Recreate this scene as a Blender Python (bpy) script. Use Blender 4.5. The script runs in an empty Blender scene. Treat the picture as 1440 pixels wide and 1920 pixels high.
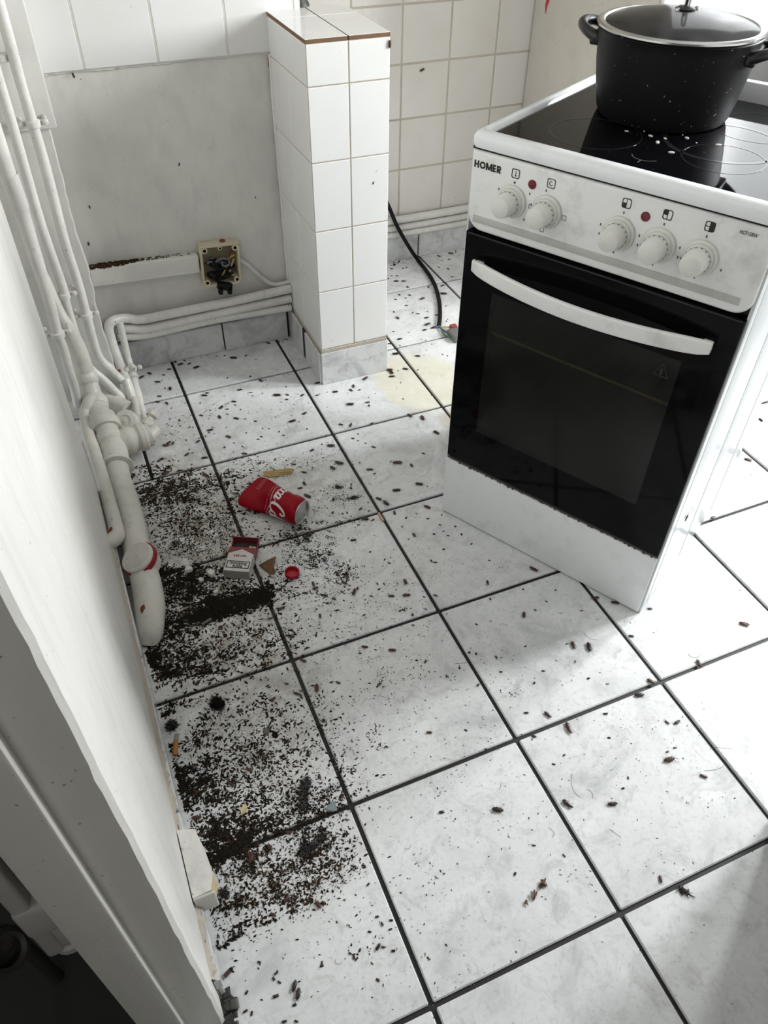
import bpy, bmesh, math, random
import numpy as np
from mathutils import Vector, Matrix
random.seed(7)
S = bpy.context.scene
COL = S.collection
T = 0.32            # one floor tile in metres; all coordinates below are in tiles (x along the back wall, y into the room, z up)

# ------------------------------------------------------------------ camera, world, light, exposure
F_PX = 1453.159
_r = np.array([2.30125342, -0.461143199, 0.208912433]); _t = np.linalg.norm(_r); _k = _r/_t
_K = np.array([[0, -_k[2], _k[1]], [_k[2], 0, -_k[0]], [-_k[1], _k[0], 0]])
RC = np.eye(3) + math.sin(_t)*_K + (1-math.cos(_t))*_K @ _K      # rows: image right, image down, forward
CC = np.array([-0.603456767, -0.780810180, 3.95572355])
cd = bpy.data.cameras.new('camera'); cam = bpy.data.objects.new('camera', cd); COL.objects.link(cam)
cd.sensor_fit = 'VERTICAL'; cd.sensor_height = 36.0; cd.lens = F_PX*36.0/1920.0; cd.clip_start = 0.02
m = Matrix.Identity(4)
for i in range(3):
    m[i][0] = RC[0][i]; m[i][1] = -RC[1][i]; m[i][2] = -RC[2][i]; m[i][3] = CC[i]*T
cam.matrix_world = m; S.camera = cam
w = bpy.data.worlds.new('world'); S.world = w; w.use_nodes = True
w.node_tree.nodes['Background'].inputs[0].default_value = (0.86, 0.93, 1.0, 1); w.node_tree.nodes['Background'].inputs[1].default_value = 1.0
WIN = ((1.2, 2.1, 38.0), (2.8, 3.45, 30.0))          # two windows in the right wall: y from, y to, daylight power
for y0, y1, e in WIN:
    ld = bpy.data.lights.new('window_daylight', 'AREA'); ld.shape = 'RECTANGLE'; ld.size = (y1-y0)*T; ld.size_y = 2.6*T
    ld.energy = e; ld.color = (0.97, 0.99, 1.0)
    lo = bpy.data.objects.new('window_daylight', ld); COL.objects.link(lo)
    lo.matrix_world = Matrix(((0, 0, 1, 7.12*T), (1, 0, 0, (y0+y1)/2*T), (0, 1, 0, 4.3*T), (0, 0, 0, 1)))
hd = bpy.data.lights.new('hall_fill', 'AREA'); hd.shape = 'RECTANGLE'; hd.size = .8; hd.size_y = 1.0; hd.energy = 2.8; hd.color = (1.0, .99, .96)  # added fill lamp that lifts the radiator and partition end, no window behind it
ho = bpy.data.objects.new('hall_fill', hd); COL.objects.link(ho); ho.matrix_world = Matrix(((-1, 0, 0, -2.2*T), (0, 0, -1, -3.9*T), (0, -1, 0, 4.6*T), (0, 0, 0, 1)))
vs = S.view_settings; S.display_settings.display_device = 'sRGB'
vs.view_transform = 'Standard'; vs.look = 'None'; vs.gamma = 1.0; vs.use_curve_mapping = False; vs.exposure = 0.40

def at(px, py, ax, val):
    """point of the plane (axis ax = val, tiles) that the photograph shows at pixel px, py"""
    d = RC.T @ np.array([(px-720)/F_PX, (py-960)/F_PX, 1.0]); i = 'xyz'.index(ax)
    return CC + d*(val-CC[i])/d[i]
def fl(px, py, z=0.0): return at(px, py, 'z', z)

# ------------------------------------------------------------------ materials
def mat(name, col, rough=0.5, metal=0.0, spec=0.5, coat=0.0):
    M = bpy.data.materials.new(name); M.use_nodes = True
    b = M.node_tree.nodes['Principled BSDF']
    b.inputs['Base Color'].default_value = (*col, 1); b.inputs['Roughness'].default_value = rough
    b.inputs['Metallic'].default_value = metal; b.inputs['Specular IOR Level'].default_value = spec
    b.inputs['Coat Weight'].default_value = coat
    return M
class N:
    def __init__(s, M): s.M = M; s.t = M.node_tree; s.b = s.t.nodes['Principled BSDF']
    def n(s, ty, **k):
        x = s.t.nodes.new(ty)
        for a, v in k.items(): setattr(x, a, v)
        return x
    def l(s, a, b): s.t.links.new(a, b)
    def coord(s, scale=(1, 1, 1), world=True, rnd=False):
        g = s.n('ShaderNodeNewGeometry') if world else s.n('ShaderNodeTexCoord')
        src = g.outputs['Position'] if world else g.outputs['Object']
        mp = s.n('ShaderNodeMapping'); mp.inputs['Scale'].default_value = scale; s.l(src, mp.inputs['Vector'])
        if rnd:
            oi = s.n('ShaderNodeObjectInfo'); mu = s.n('ShaderNodeMath', operation='MULTIPLY'); mu.inputs[1].default_value = 40
            s.l(oi.outputs['Random'], mu.inputs[0]); cx = s.n('ShaderNodeCombineXYZ')
            s.l(mu.outputs[0], cx.inputs[0]); s.l(mu.outputs[0], cx.inputs[2]); s.l(cx.outputs[0], mp.inputs['Location'])
        return mp.outputs[0]
    def noise(s, vec, scale, detail=4, rough=.55, dist=0):
        x = s.n('ShaderNodeTexNoise'); x.inputs['Scale'].default_value = scale; x.inputs['Detail'].default_value = detail
        x.inputs['Roughness'].default_value = rough; x.inputs['Distortion'].default_value = dist; s.l(vec, x.inputs['Vector']); return x.outputs['Fac']
    def ramp(s, fac, stops):
        r = s.n('ShaderNodeValToRGB'); e = r.color_ramp.elements
        while len(e) > 1: e.remove(e[0])
        e[0].position = stops[0][0]; e[0].color = (*stops[0][1], 1) if len(stops[0][1]) == 3 else stops[0][1]
        for p, c in stops[1:]:
            q = e.new(p); q.color = (*c, 1)
        s.l(fac, r.inputs[0]); return r.outputs[0]
    def mix(s, fac, a, b, mode='MIX'):
        x = s.n('ShaderNodeMix', data_type='RGBA', blend_type=mode)
        for sk, v in ((0, fac), (6, a), (7, b)):
            if hasattr(v, 'is_output'): s.l(v, x.inputs[sk])
            elif sk == 0: x.inputs[0].default_value = v
            else: x.inputs[sk].default_value = (*v, 1)
        return x.outputs[2]
    def math(s, op, a, b=None):
        x = s.n('ShaderNodeMath', operation=op)
        for i, v in enumerate((a, b)):
            if v is None: continue
            if hasattr(v, 'is_output'): s.l(v, x.inputs[i])
            else: x.inputs[i].default_value = v
        return x.outputs[0]
    def bump(s, h, strength=.2, dist=.002):
        x = s.n('ShaderNodeBump'); x.inputs['Strength'].default_value = strength; x.inputs['Distance'].default_value = dist
        s.l(h, x.inputs['Height']); s.l(x.outputs[0], s.b.inputs['Normal'])
    def base(s, c): s.l(c, s.b.inputs['Base Color'])
    def rough(s, c): s.l(c, s.b.inputs['Roughness'])
BW = lambda v: (v, v, v)
def specks(n, base, vec, scale, lo, hi, col):
    f = n.noise(vec, scale, 2, .5); k = n.ramp(f, [(lo, BW(0)), (hi, BW(1))]); return n.mix(k, base, col)

def painted(name, col, rough=.42, streak=(40, 40, 6), bump=.35, dirt=.35, dirtcol=(.30, .27, .22)):
    M = mat(name, col, rough); n = N(M); p = n.coord(); q = n.coord(streak)
    big = n.noise(p, 5, 5, .6); c = n.mix(n.ramp(big, [(.45, BW(0)), (.75, BW(dirt))]), col, tuple(v*.72 for v in col))
    c = specks(n, c, p, 160, .72, .76, dirtcol)
    st = n.noise(q, 1, 4, .6); c = n.mix(n.math('MULTIPLY', n.ramp(st, [(.50, BW(0)), (.72, BW(1))]), dirt*.55), c, tuple(v*.62 for v in col)); h = n.math('ADD', n.math('MULTIPLY', st, .6), n.math('MULTIPLY', n.noise(p, 30, 3), .6))
    n.bump(h, bump, .004); n.base(c); return M
M_wall = painted('white_wall_paint', (.80, .79, .76), .38, (46, 46, 5), .6, .4)
M_wallb = painted('greyish_wall_paint', (.72, .71, .67), .5, (25, 25, 12), .25, .5)
M_jamb = painted('jamb_paint', (.66, .65, .61), .45, (60, 60, 4), .3, .3)
M_pipe = painted('pipe_paint', (.74, .73, .69), .36, (60, 60, 30), .45, .6, (.22, .17, .12))
M_drain = painted('drain_paint', (.70, .68, .62), .42, (40, 40, 30), .6, .7, (.16, .12, .08))
M_trunk = painted('trunking_paint', (.76, .75, .71), .4, (10, 30, 30), .2, .4)
M_dark = mat('dark_gap', (.02, .019, .017), .9)
M_grout = mat('floor_grout', (.009, .009, .0085), .55)
M_wgrout = painted('wall_grout', (.50, .45, .38), .8, (40, 40, 40), .2, .6)
M_wgroutw = painted('white_wall_grout', (.66, .64, .59), .8, (40, 40, 40), .2, .4)
M_ceil = mat('ceiling_paint', (.36, .36, .35), .8)
M_hall = mat('hall_paint', (.55, .54, .51), .8)
M_lino = mat('dark_lino', (.050, .050, .045), .5)
def floor_tile_mat():
    M = mat('marbled_floor_tile', (.76, .77, .77), .2); n = N(M); p = n.coord(rnd=True); g = n.coord()
    cloud = n.noise(p, 7, 8, .62, .8)
    c = n.ramp(cloud, [(.30, (.52, .535, .545)), (.46, (.72, .73, .735)), (.66, (.80, .81, .815))])
    vein = n.noise(p, 16, 7, .7, 1.6); c = n.mix(n.ramp(vein, [(.52, BW(0)), (.68, BW(.6))]), c, (.47, .47, .47))
    fine = n.noise(g, 120, 4, .6); c = n.mix(n.ramp(fine, [(.54, BW(0)), (.72, BW(.40))]), c, (.42, .41, .39))
    sep = n.n('ShaderNodeSeparateXYZ'); n.l(g, sep.inputs[0])
    # yellow-brown dried spill between pillar and cooker
    def blob(cx, cy, rx, ry, soft, warp):
        dx = n.math('DIVIDE', n.math('SUBTRACT', sep.outputs[0], cx*T), rx*T); dy = n.math('DIVIDE', n.math('SUBTRACT', sep.outputs[1], cy*T), ry*T)
        d = n.math('SQRT', n.math('ADD', n.math('MULTIPLY', dx, dx), n.math('MULTIPLY', dy, dy)))
        d = n.math('ADD', d, n.math('MULTIPLY', n.math('SUBTRACT', n.noise(g, 9, 4, .6), .5), warp))
        return n.ramp(d, [(1-soft, BW(1)), (1.0, BW(0))])
    c = n.mix(n.math('MULTIPLY', blob(1.98, 4.42, .42, .50, .18, .5), .55), c, (.70, .66, .47))
    c = n.mix(n.math('MULTIPLY', blob(2.12, 3.78, .28, .22, .5, .6), .7), c, (.62, .50, .30))
    # greasy brown film around the drain pipe and under the can
    film = n.math('MULTIPLY', blob(-.30, 2.9, .75, 2.3, .75, .5), n.ramp(n.noise(g, 28, 6, .7), [(.34, BW(.05)), (.64, BW(.9))]))
    c = n.mix(film, c, (.26, .22, .16))
    film2 = n.math('MULTIPLY', blob(.55, 3.35, .75, .65, .7, .6), n.ramp(n.noise(g, 40, 6, .7), [(.36, BW(.08)), (.70, BW(.7))]))
    c = n.mix(film2, c, (.36, .33, .27))
    n.base(c)
    n.rough(n.ramp(n.noise(g, 25, 4), [(.3, BW(.16)), (.7, BW(.34))])); n.bump(n.noise(p, 18, 3), .05, .002)
    return M
M_ftile = floor_tile_mat()
def wall_tile_mat(name, col, dirt):
    M = mat(name, col, .1); n = N(M); p = n.coord(rnd=True); g = n.coord((1, 1, .5))
    c = n.mix(n.ramp(n.noise(p, 5, 4), [(.4, BW(0)), (.8, BW(dirt))]), col, tuple(v*f for v, f in zip(col, (.8, .77, .70))))
    c = specks(n, c, p, 110, .775, .80, (.30, .26, .2)); n.base(c)
    n.rough(n.ramp(n.noise(g, 12, 3), [(.35, BW(.08)), (.75, BW(.28))])); n.bump(n.noise(p, 4, 2), .06, .004); return M
M_wtile = wall_tile_mat('white_glazed_tile', (.80, .80, .785), .35)
M_ptile = wall_tile_mat('pillar_glazed_tile', (.83, .83, .82), .12)
M_atile = wall_tile_mat('alcove_glazed_tile', (.70, .675, .64), .45)
def skirt_mat():
    M = mat('skirting_marble_tile', (.66, .66, .65), .14); n = N(M); p = n.coord(rnd=True)
    c = n.ramp(n.noise(p, 9, 8, .62, .9), [(.32, (.44, .45, .46)), (.50, (.66, .67, .67)), (.70, (.74, .75, .75))])
    n.base(n.mix(n.ramp(n.noise(p, 17, 7, .7, 1.8), [(.53, BW(0)), (.66, BW(.6))]), c, (.36, .36, .37))); return M
M_skirt = skirt_mat()
M_terra = painted('terracotta_edge', (.20, .115, .062), .9, (60, 60, 60), .5, .6, (.1, .06, .03))
def enamel(name, col, rough, dirt):
    M = mat(name, col, rough); n = N(M); p = n.coord(world=False); q = n.coord((60, 60, 14), world=False)
    c = n.mix(n.math('MULTIPLY', n.ramp(n.noise(p, 14, 6, .65), [(.52, BW(0)), (.78, BW(1))]), dirt), col, (.36, .35, .32))
    n.base(c); return M
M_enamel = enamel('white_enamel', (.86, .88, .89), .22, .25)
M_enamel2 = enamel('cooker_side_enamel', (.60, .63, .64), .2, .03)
M_greasy = enamel('greasy_white_plastic', (.84, .85, .835), .35, .6)
M_knob = enamel('knob_plastic', (.74, .74, .70), .4, .55)
M_ring = enamel('knob_ring_and_shade', (.62, .62, .57), .4, .7)
M_band = enamel('dirty_grey_band', (.50, .50, .47), .5, .8)
M_black = mat('black_glass', (.003, .003, .004), .06, spec=.12)
M_blackp = mat('black_plastic', (.008, .008, .009), .35)
M_hob = mat('ceramic_hob_glass', (.003, .003, .004), .035, spec=.22)
M_hobring = mat('hob_print_grey', (.018, .018, .019), .12)
M_ovwin = mat('oven_window_glass', (.016, .017, .015), .10, spec=.4)
M_rack = mat('greasy_oven_rack', (.85, .68, .24), .4)
M_red = mat('red_lamp_lens', (.16, .012, .022), .25)
M_ink = mat('black_print', (.012, .012, .013), .5)
M_inkg = mat('grey_print', (.10, .10, .10), .5)
M_dust = painted('grey_dust', (.10, .095, .085), .95, (60, 60, 60), .3, .4)
def pot_mat():
    M = mat('speckled_black_pot', (.004, .004, .0045), .5); n = N(M); p = n.coord(world=False)
    n.base(n.mix(n.ramp(n.noise(p, 260, 1, .4), [(.765, BW(0)), (.79, BW(1))]), (.006, .006, .007), (.42, .42, .42))); return M
M_pot = pot_mat(); M_pot.node_tree.nodes['Principled BSDF'].inputs['Specular IOR Level'].default_value = .14
M_steel = mat('brushed_steel', (.55, .55, .54), .22, 1.0)
def glass_mat():
    M = mat('steamed_lid_glass', (.10, .105, .10), .08, spec=.3); n = N(M); M.node_tree.nodes['Principled BSDF'].inputs['Alpha'].default_value = .5
    p = n.coord(world=False); n.base(n.ramp(n.noise(p, 14, 5), [(.35, BW(.02)), (.7, BW(.07))])); return M
M_lidglass = glass_mat()
M_cream = painted('cream_box_plastic', (.62, .56, .40), .45, (30, 30, 30), .15, .4)
M_boxin = mat('box_inside', (.30, .26, .16), .6)
M_wblack = mat('black_wire', (.006, .006, .007), .6, spec=.2)
M_wgrey = mat('grey_wire', (.12, .14, .15), .45)
M_wblue = mat('blue_wire', (.02, .07, .22), .45)
M_wyel = mat('yellow_wire', (.55, .38, .04), .45)
M_wred = mat('red_connector', (.32, .05, .04), .45)
M_wgreen = mat('green_wire', (.05, .16, .06), .45)
M_conn = mat('grey_connector', (.16, .16, .16), .5)
M_rust = painted('rust_red', (.20, .055, .025), .8, (60, 60, 60), .4, .5, (.08, .03, .02))
M_capred = mat('red_rubber_ring', (.30, .015, .02), .5)
M_whiteshade = painted('shaded_white_appliance', (.62, .59, .53), .35, (20, 20, 20), .08, .25)  # side of the white fridge, its shade put into the colour
M_white = mat('white_appliance', (.86, .87, .88), .25)
M_greyc = mat('grey_carcass', (.065, .065, .060), .6)
M_can = mat('red_can_lacquer', (.27, .001, .009), .34, .0, .16); 
M_canw = mat('white_can_print', (.72, .70, .68), .35)
M_alu = mat('can_aluminium', (.50, .51, .50), .28, 1.0)
M_capp = mat('red_cap_plastic', (.40, .004, .018), .4)
M_packw = painted('pack_white_card', (.62, .60, .56), .5, (60, 60, 60), .1, .7, (.1, .07, .04))
M_packr = painted('pack_red_card', (.22, .025, .03), .45, (60, 60, 60), .1, .6, (.06, .02, .02))
M_packg = mat('pack_side_grey', (.30, .28, .25), .6)
M_foil = mat('pack_inner_dark', (.045, .04, .035), .5)
M_filter = mat('yellow_filter', (.72, .50, .16), .7)
M_butt = mat('orange_filter_paper', (.50, .20, .045), .75)
M_ash = mat('charred_paper', (.30, .27, .23), .8)
M_paper = painted('brown_wrapper', (.42, .29, .10), .6, (60, 60, 60), .2, .8, (.08, .05, .02))
M_leaf = painted('brown_dry_leaf', (.13, .06, .022), .7, (60, 60, 60), .4, .7, (.03, .02, .01))
M_copper = mat('pale_copper', (.60, .36, .24), .35, .6)
M_chipy = painted('yellow_chip', (.70, .55, .28), .7, (60, 60, 60), .3, .6, (.25, .15, .05))
M_chipg = mat('grey_blue_chip', (.22, .26, .28), .7)
M_plaster = painted('plaster_crumb', (.70, .68, .62), .9, (60, 60, 60), .4, .4)
M_stick = mat('purple_brown_stick', (.07, .030, .032), .6)
M_soil = mat('black_soil', (.013, .011, .008), .95, spec=.2)
M_soilb = mat('brown_soil', (.026, .019, .010), .95, spec=.2)
M_rustb = mat('rust_brown_crumb', (.052, .023, .010), .9, spec=.2)
M_gcrumb = mat('grey_crumb', (.16, .15, .125), .9, spec=.2)
M_bug = mat('dark_roach_shell', (.022, .013, .008), .35)
M_bugr = mat('brown_roach_shell', (.060, .021, .009), .4)
M_bugl = mat('pale_brown_wing', (.20, .09, .045), .4)
M_leg = mat('roach_leg', (.030, .016, .009), .5)
M_wood = painted('raw_pale_wood', (.66, .53, .30), .7, (10, 60, 60), .3, .3)
M_blockw = painted('cracked_white_paint', (.80, .79, .75), .6, (40, 40, 40), .8, .7, (.40, .36, .28))
M_rad = painted('radiator_paint', (.52, .51, .48), .4, (40, 40, 40), .2, .3)
M_iron = mat('dark_iron', (.05, .048, .042), .5, .3)
M_sticker = mat('red_sticker', (.45, .02, .05), .4)
M_hair = mat('hair', (.05, .04, .035), .6)
# ------------------------------------------------------------------ mesh helpers
class G:
    def __init__(s): s.V = []; s.F = []; s.M = []
    def add(s, V, F, m=0):
        o = len(s.V); s.V += [tuple(v) for v in V]; s.F += [tuple(i+o for i in f) for f in F]; s.M += [m]*len(F) if isinstance(m, int) else list(m)
        return s
    def box(s, x0, x1, y0, y1, z0, z1, m=0, X=None):
        V = [(x, y, z) for z in (z0, z1) for y in (y0, y1) for x in (x0, x1)]
        if X is not None: V = [X @ Vector(v) for v in V]
        return s.add(V, [(0, 2, 3, 1), (4, 5, 7, 6), (0, 1, 5, 4), (1, 3, 7, 5), (3, 2, 6, 7), (2, 0, 4, 6)], m)
    def bev(s, x0, x1, y0, y1, z0, z1, r=.01, seg=2, m=0, X=None, noise=0):
        b = bmesh.new(); bmesh.ops.create_cube(b, size=1)
        for v in b.verts: v.co = Vector(((x0+x1)/2+v.co.x*(x1-x0), (y0+y1)/2+v.co.y*(y1-y0), (z0+z1)/2+v.co.z*(z1-z0)))
        bmesh.ops.bevel(b, geom=b.edges[:], offset=r, segments=seg, affect='EDGES', profile=.5)
        if noise:
            for v in b.verts: v.co += Vector((random.uniform(-noise, noise) for _ in range(3)))
        return s.bm(b, m, X)
    def bm(s, b, m=0, X=None):
        b.verts.index_update()
        V = [(X @ v.co if X is not None else v.co) for v in b.verts]; F = [[v.index for v in f.verts] for f in b.faces]; b.free()
        return s.add(V, F, m)
    def tube(s, P, r, n=10, m=0, cap=True, smooth=0):
        P = [Vector(p) for p in P]; R = list(r) if isinstance(r, (list, tuple)) else [r]*len(P)
        if smooth: P, R = spline(P, R, smooth)
        V = []; F = []; t0 = None; u = None
        for i, p in enumerate(P):
            t = (P[min(i+1, len(P)-1)]-P[max(i-1, 0)]).normalized()
            if u is None:
                u = t.orthogonal().normalized()
            else:
                u = (u - t*u.dot(t)).normalized()
            v = t.cross(u)
            V += [p+(u*math.cos(a)+v*math.sin(a))*R[i] for a in [2*math.pi*k/n for k in range(n)]]
        for i in range(len(P)-1):
            for k in range(n):
                a = i*n+k; b = i*n+(k+1) % n; F.append((a, b, b+n, a+n))
        if cap: F.append(tuple(reversed(range(n)))); F.append(tuple(range((len(P)-1)*n, len(P)*n)))
        return s.add(V, F, m)
    def lathe(s, prof, n=32, X=None, m=0, sx=1, sy=1):
        V = []; F = []; ms = []
        for (r, z) in prof: V += [(r*math.cos(2*math.pi*k/n)*sx, r*math.sin(2*math.pi*k/n)*sy, z) for k in range(n)]
        for i in range(len(prof)-1):
            for k in range(n): F.append((i*n+k, i*n+(k+1) % n, (i+1)*n+(k+1) % n, (i+1)*n+k)); ms.append(m[i] if isinstance(m, list) else m)
        if prof[0][0] > 1e-6: F.append(tuple(reversed(range(n)))); ms.append(ms[0])
        if prof[-1][0] > 1e-6: F.append(tuple(range((len(prof)-1)*n, len(prof)*n))); ms.append(ms[len(ms)-2])
        if X is not None: V = [X @ Vector(v) for v in V]
        return s.add(V, F, ms)
    def prism(s, poly, z0, z1, m=0, X=None, ms=None):
        n = len(poly); V = [(x, y, z0) for x, y in poly]+[(x, y, z1) for x, y in poly]
        if X is not None: V = [X @ Vector(v) for v in V]
        F = [tuple(reversed(range(n))), tuple(range(n, 2*n))]+[(i, (i+1) % n, (i+1) % n+n, i+n) for i in range(n)]
        return s.add(V, F, m if ms is None else [ms[0], ms[1]]+[ms[2]]*n)
    def xf(s, X): s.V = [tuple(X @ Vector(v)) for v in s.V]; return s
def spline(P, R, k):
    Q = []; q = []
    for i in range(len(P)-1):
        a, b, c, d = P[max(i-1, 0)], P[i], P[i+1], P[min(i+2, len(P)-1)]
        for j in range(k):
            t = j/k; Q.append(.5*((2*b)+(c-a)*t+(2*a-5*b+4*c-d)*t*t+(3*b-a-3*c+d)*t**3)); q.append(R[i]+(R[i+1]-R[i])*t)
    return Q+[P[-1]], q+[R[-1]]
def rrect(w, h, r, n=5, corners=(1, 1, 1, 1)):
    P = []
    for (cx, cy, a0, on) in ((w, h, 0, corners[0]), (0, h, 90, corners[1]), (0, 0, 180, corners[2]), (w, 0, 270, corners[3])):
        if not on: P.append((cx, cy)); continue
        x = cx-r if cx else r; y = cy-r if cy else r
        P += [(x+r*math.cos(math.radians(a0+90*k/n)), y+r*math.sin(math.radians(a0+90*k/n))) for k in range(n+1)]
    return P
def mesh(name, g, mats, ang=35):
    me = bpy.data.meshes.new(name); me.from_pydata([(v[0]*T, v[1]*T, v[2]*T) for v in g.V], [], g.F)
    for x in (mats if isinstance(mats, (list, tuple)) else [mats]): me.materials.append(x)
    me.polygons.foreach_set('material_index', g.M); 
    if ang:
        me.polygons.foreach_set('use_smooth', [True]*len(g.F)); me.set_sharp_from_angle(angle=math.radians(ang))
    me.update(); return me
def link(name, me, parent=None, loc=(0, 0, 0), rot=(0, 0, 0), **k):
    o = bpy.data.objects.new(name, me); COL.objects.link(o); o.parent = parent
    o.location = (loc[0]*T, loc[1]*T, loc[2]*T); o.rotation_euler = rot
    for a, v in k.items(): o[a] = v
    return o
def ob(name, g, mats, parent=None, loc=(0, 0, 0), rot=(0, 0, 0), ang=35, **k): return link(name, mesh(name, g, mats, ang), parent, loc, rot, **k)
def thing(name, label, cat, loc=(0, 0, 0), rot=(0, 0, 0), group=None):
    o = link(name, None, None, loc, rot, label=label, category=cat); o.empty_display_size = .02
    if group: o['group'] = group
    return o
def tag(o, label, cat, group=None):
    o['label'] = label; o['category'] = cat
    if group: o['group'] = group
    return o
def struct(name, g, mats, **k): return ob(name, g, mats, kind='structure', **k)
def text(name, body, size, X, m, parent, width=None, bold=0):
    c = bpy.data.curves.new(name, 'FONT'); c.body = body; c.size = size; c.extrude = .0015; c.align_x = 'CENTER'; c.align_y = 'CENTER'; c.offset = bold; c.resolution_u = 3
    t = bpy.data.objects.new(name, c); COL.objects.link(t); bpy.context.view_layer.update()
    me = bpy.data.meshes.new_from_object(t.evaluated_get(bpy.context.evaluated_depsgraph_get())); bpy.data.objects.remove(t)
    xs = [v.co.x for v in me.vertices]; k = width/(max(xs)-min(xs)) if width else 1
    for v in me.vertices: v.co = (X @ Vector((v.co.x*k, v.co.y, v.co.z)))*T
    me.materials.clear(); me.materials.append(m); me.name = name
    return link(name, me, parent)
def frame(o, x, y):            # matrix with origin o, local x, local y and their normal
    x = Vector(x).normalized(); y = Vector(y); z = x.cross(y).normalized(); y = z.cross(x); M = Matrix.Identity(4)
    for i in range(3): M[i][0] = x[i]; M[i][1] = y[i]; M[i][2] = z[i]; M[i][3] = o[i]
    return M
def along(o, d):               # matrix whose z axis runs along d
    d = Vector(d).normalized(); x = d.orthogonal().normalized(); return frame(o, x, d.cross(x))
TR = Matrix.Translation
def RZ(a): return Matrix.Rotation(math.radians(a), 4, 'Z')
_cache = {}
def piece(name, size, mats, parent, loc, r=.008, kind=None, ms=None, **k):
    """a bevelled slab (tile, skirting piece); alike pieces share one mesh"""
    key = (name, tuple(round(v, 3) for v in size), tuple(x.name for x in mats), r)
    if key not in _cache:
        g = G().bev(0, size[0], 0, size[1], 0, size[2], r, 1)
        if ms:
            me = None; g.M = [ms(Vector(np.mean([g.V[i] for i in f], axis=0)), size) for f in g.F]
        _cache[key] = mesh(name, g, mats, 30)
    return link(name, _cache[key], parent, loc, **k)

# ------------------------------------------------------------------ the room
GAP = .024
floor = struct('floor', G().box(-1.14, 7.2, -4, 6.9, -.12, -.016), M_grout)
for j in range(-3, 7):
    for i in range(-1, 7):
        x0, x1, y0, y1 = i, i+1, j, j+1
        if i == -1 and j == 4: spans = [(-1.0, -.472), (-.472, 0)]
        else: spans = [(x0, x1)]
        for (a, b) in spans:
            piece('floor_tile', (b-a-GAP, y1-y0-GAP, .05), [M_ftile], floor, (a+GAP/2, y0+GAP/2, -.05+random.uniform(-.0015, .0015)), .006)
struct('floor_hall', G().box(-5.2, -1.14, -4, 4, -.12, -.01), M_lino)
struct('ceiling', G().box(-5.2, 7.3, -4.2, 7, 7.8, 7.95), M_ceil)
# partition with its door end
wl = G().bev(-1.13, -.86, .30, 3.72, 0, 7.8, .018, 3)
wall_left = struct('wall_left', wl, M_wall)
ob('door_stop', G().bev(-1.125, -.992, .245, .31, 0, 7.8, .008, 2), M_jamb, wall_left)
g = G()                                                     # end board with a wavy painted arris
Zs = np.linspace(0, 7.8, 120); V = []
for k, z in enumerate(Zs):
    wv = .002*math.sin(z*5)+random.uniform(-.0025, .0025)
    V += [(-.995, .30, z), (-.995, .285, z), (-.872+wv, .285, z), (-.858+wv*.7, .30+abs(wv), z)]
g.add(V, [(4*k+a, 4*k+a+1, 4*k+a+5, 4*k+a+4) for k in range(len(Zs)-1) for a in range(3)])
ob('end_board', g, M_jamb, wall_left, ang=20)
ob('strike_hole', G().box(-.990, -.955, .281, .29, 2.70, 2.95), M_dark, wall_left)
struct('wall_hall', G().box(-5.2, -5.05, -4.1, 4, 0, 7.8).box(-5.2, 7.2, -4.15, -4, 0, 7.8).box(-5.2, -1.9, 3.9, 4.05, 0, 7.8), M_hall)
struct('wall_niche', G().box(-1.7, -1.55, 3.72, 5.3, 0, 7.8).box(-1.7, -1.13, 3.6, 3.75, 0, 7.8), M_wallb)
g = G(); zz = np.linspace(0, 2.16, 40); V = []
for z in zz:
    e = -.505+.008*math.sin(z*7)+random.uniform(-.006, .006); V += [(-1.6, 5.26, z), (e-.01, 5.26, z), (e, 5.27, z), (e, 5.6, z)]
g.add(V, [(4*k+a, 4*k+a+1, 4*k+a+5, 4*k+a+4) for k in range(len(zz)-1) for a in range(3)])
wp = struct('wall_boxing', g, M_wallb, ang=40)
ob('boxing_plaster', G().bev(-1.6, -.452, 5.235, 5.6, 2.16, 7.8, .012, 2), M_wallb, wp)
wall_back = struct('wall_back', G().box(-.55, 1.43, 5.585, 5.75, 0, 7.8), M_wallb)
for k in range(-1, 4):
    for rw in range(0, 4):
        x0 = -.17+.512*k; x1 = x0+.512; x0 = max(x0, -.46); x1 = min(x1, 1.42)
        piece('wall_tile', (x1-x0-.012, .03, .51-.012), [M_wtile], wall_back, (x0+.006, 5.555, 2.412+.51*rw), .006)
ob('tile_bedding', G().box(-.46, 1.42, 5.5575, 5.586, 2.416, 4.45), M_wgroutw, wall_back)
g = G(); V = []; xs_ = np.linspace(-.46, 1.42, 60)
for x in xs_:
    e = random.uniform(-.007, .005); V += [(x, 5.57+e*.3, 2.415), (x, 5.572+e*.4, 2.400+e), (x, 5.588, 2.392+e)]
g.add(V, [(3*k+a, 3*k+a+1, 3*k+a+4, 3*k+a+3) for k in range(len(xs_)-1) for a in range(2)])
ob('plaster_lip', g, M_wallb, wall_back)
wall_far = struct('wall_far', G().box(1.75, 7.2, 6.6705, 6.69, .49, 2.9).box(1.43, 7.2, 6.685, 6.85, 0, 7.8).box(1.43, 1.47, 5.75, 6.7, 0, 7.8), M_wgrout)
for k in range(-2, 9):
    for rw in range(0, 5):
        x0 = 2.745+.5*k; z0 = .49+.483*rw; x1 = x0+.5; x0 = max(x0, 1.75)
        if x1 <= x0: continue
        piece('wall_tile', (x1-x0-.013, .02, .483-.013), [M_atile], wall_far, (x0+.006, 6.668, z0), .005)
M_pane = mat('window_glass', (.9, .95, .95), .02); M_pane.node_tree.nodes['Principled BSDF'].inputs['Alpha'].default_value = .12
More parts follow.
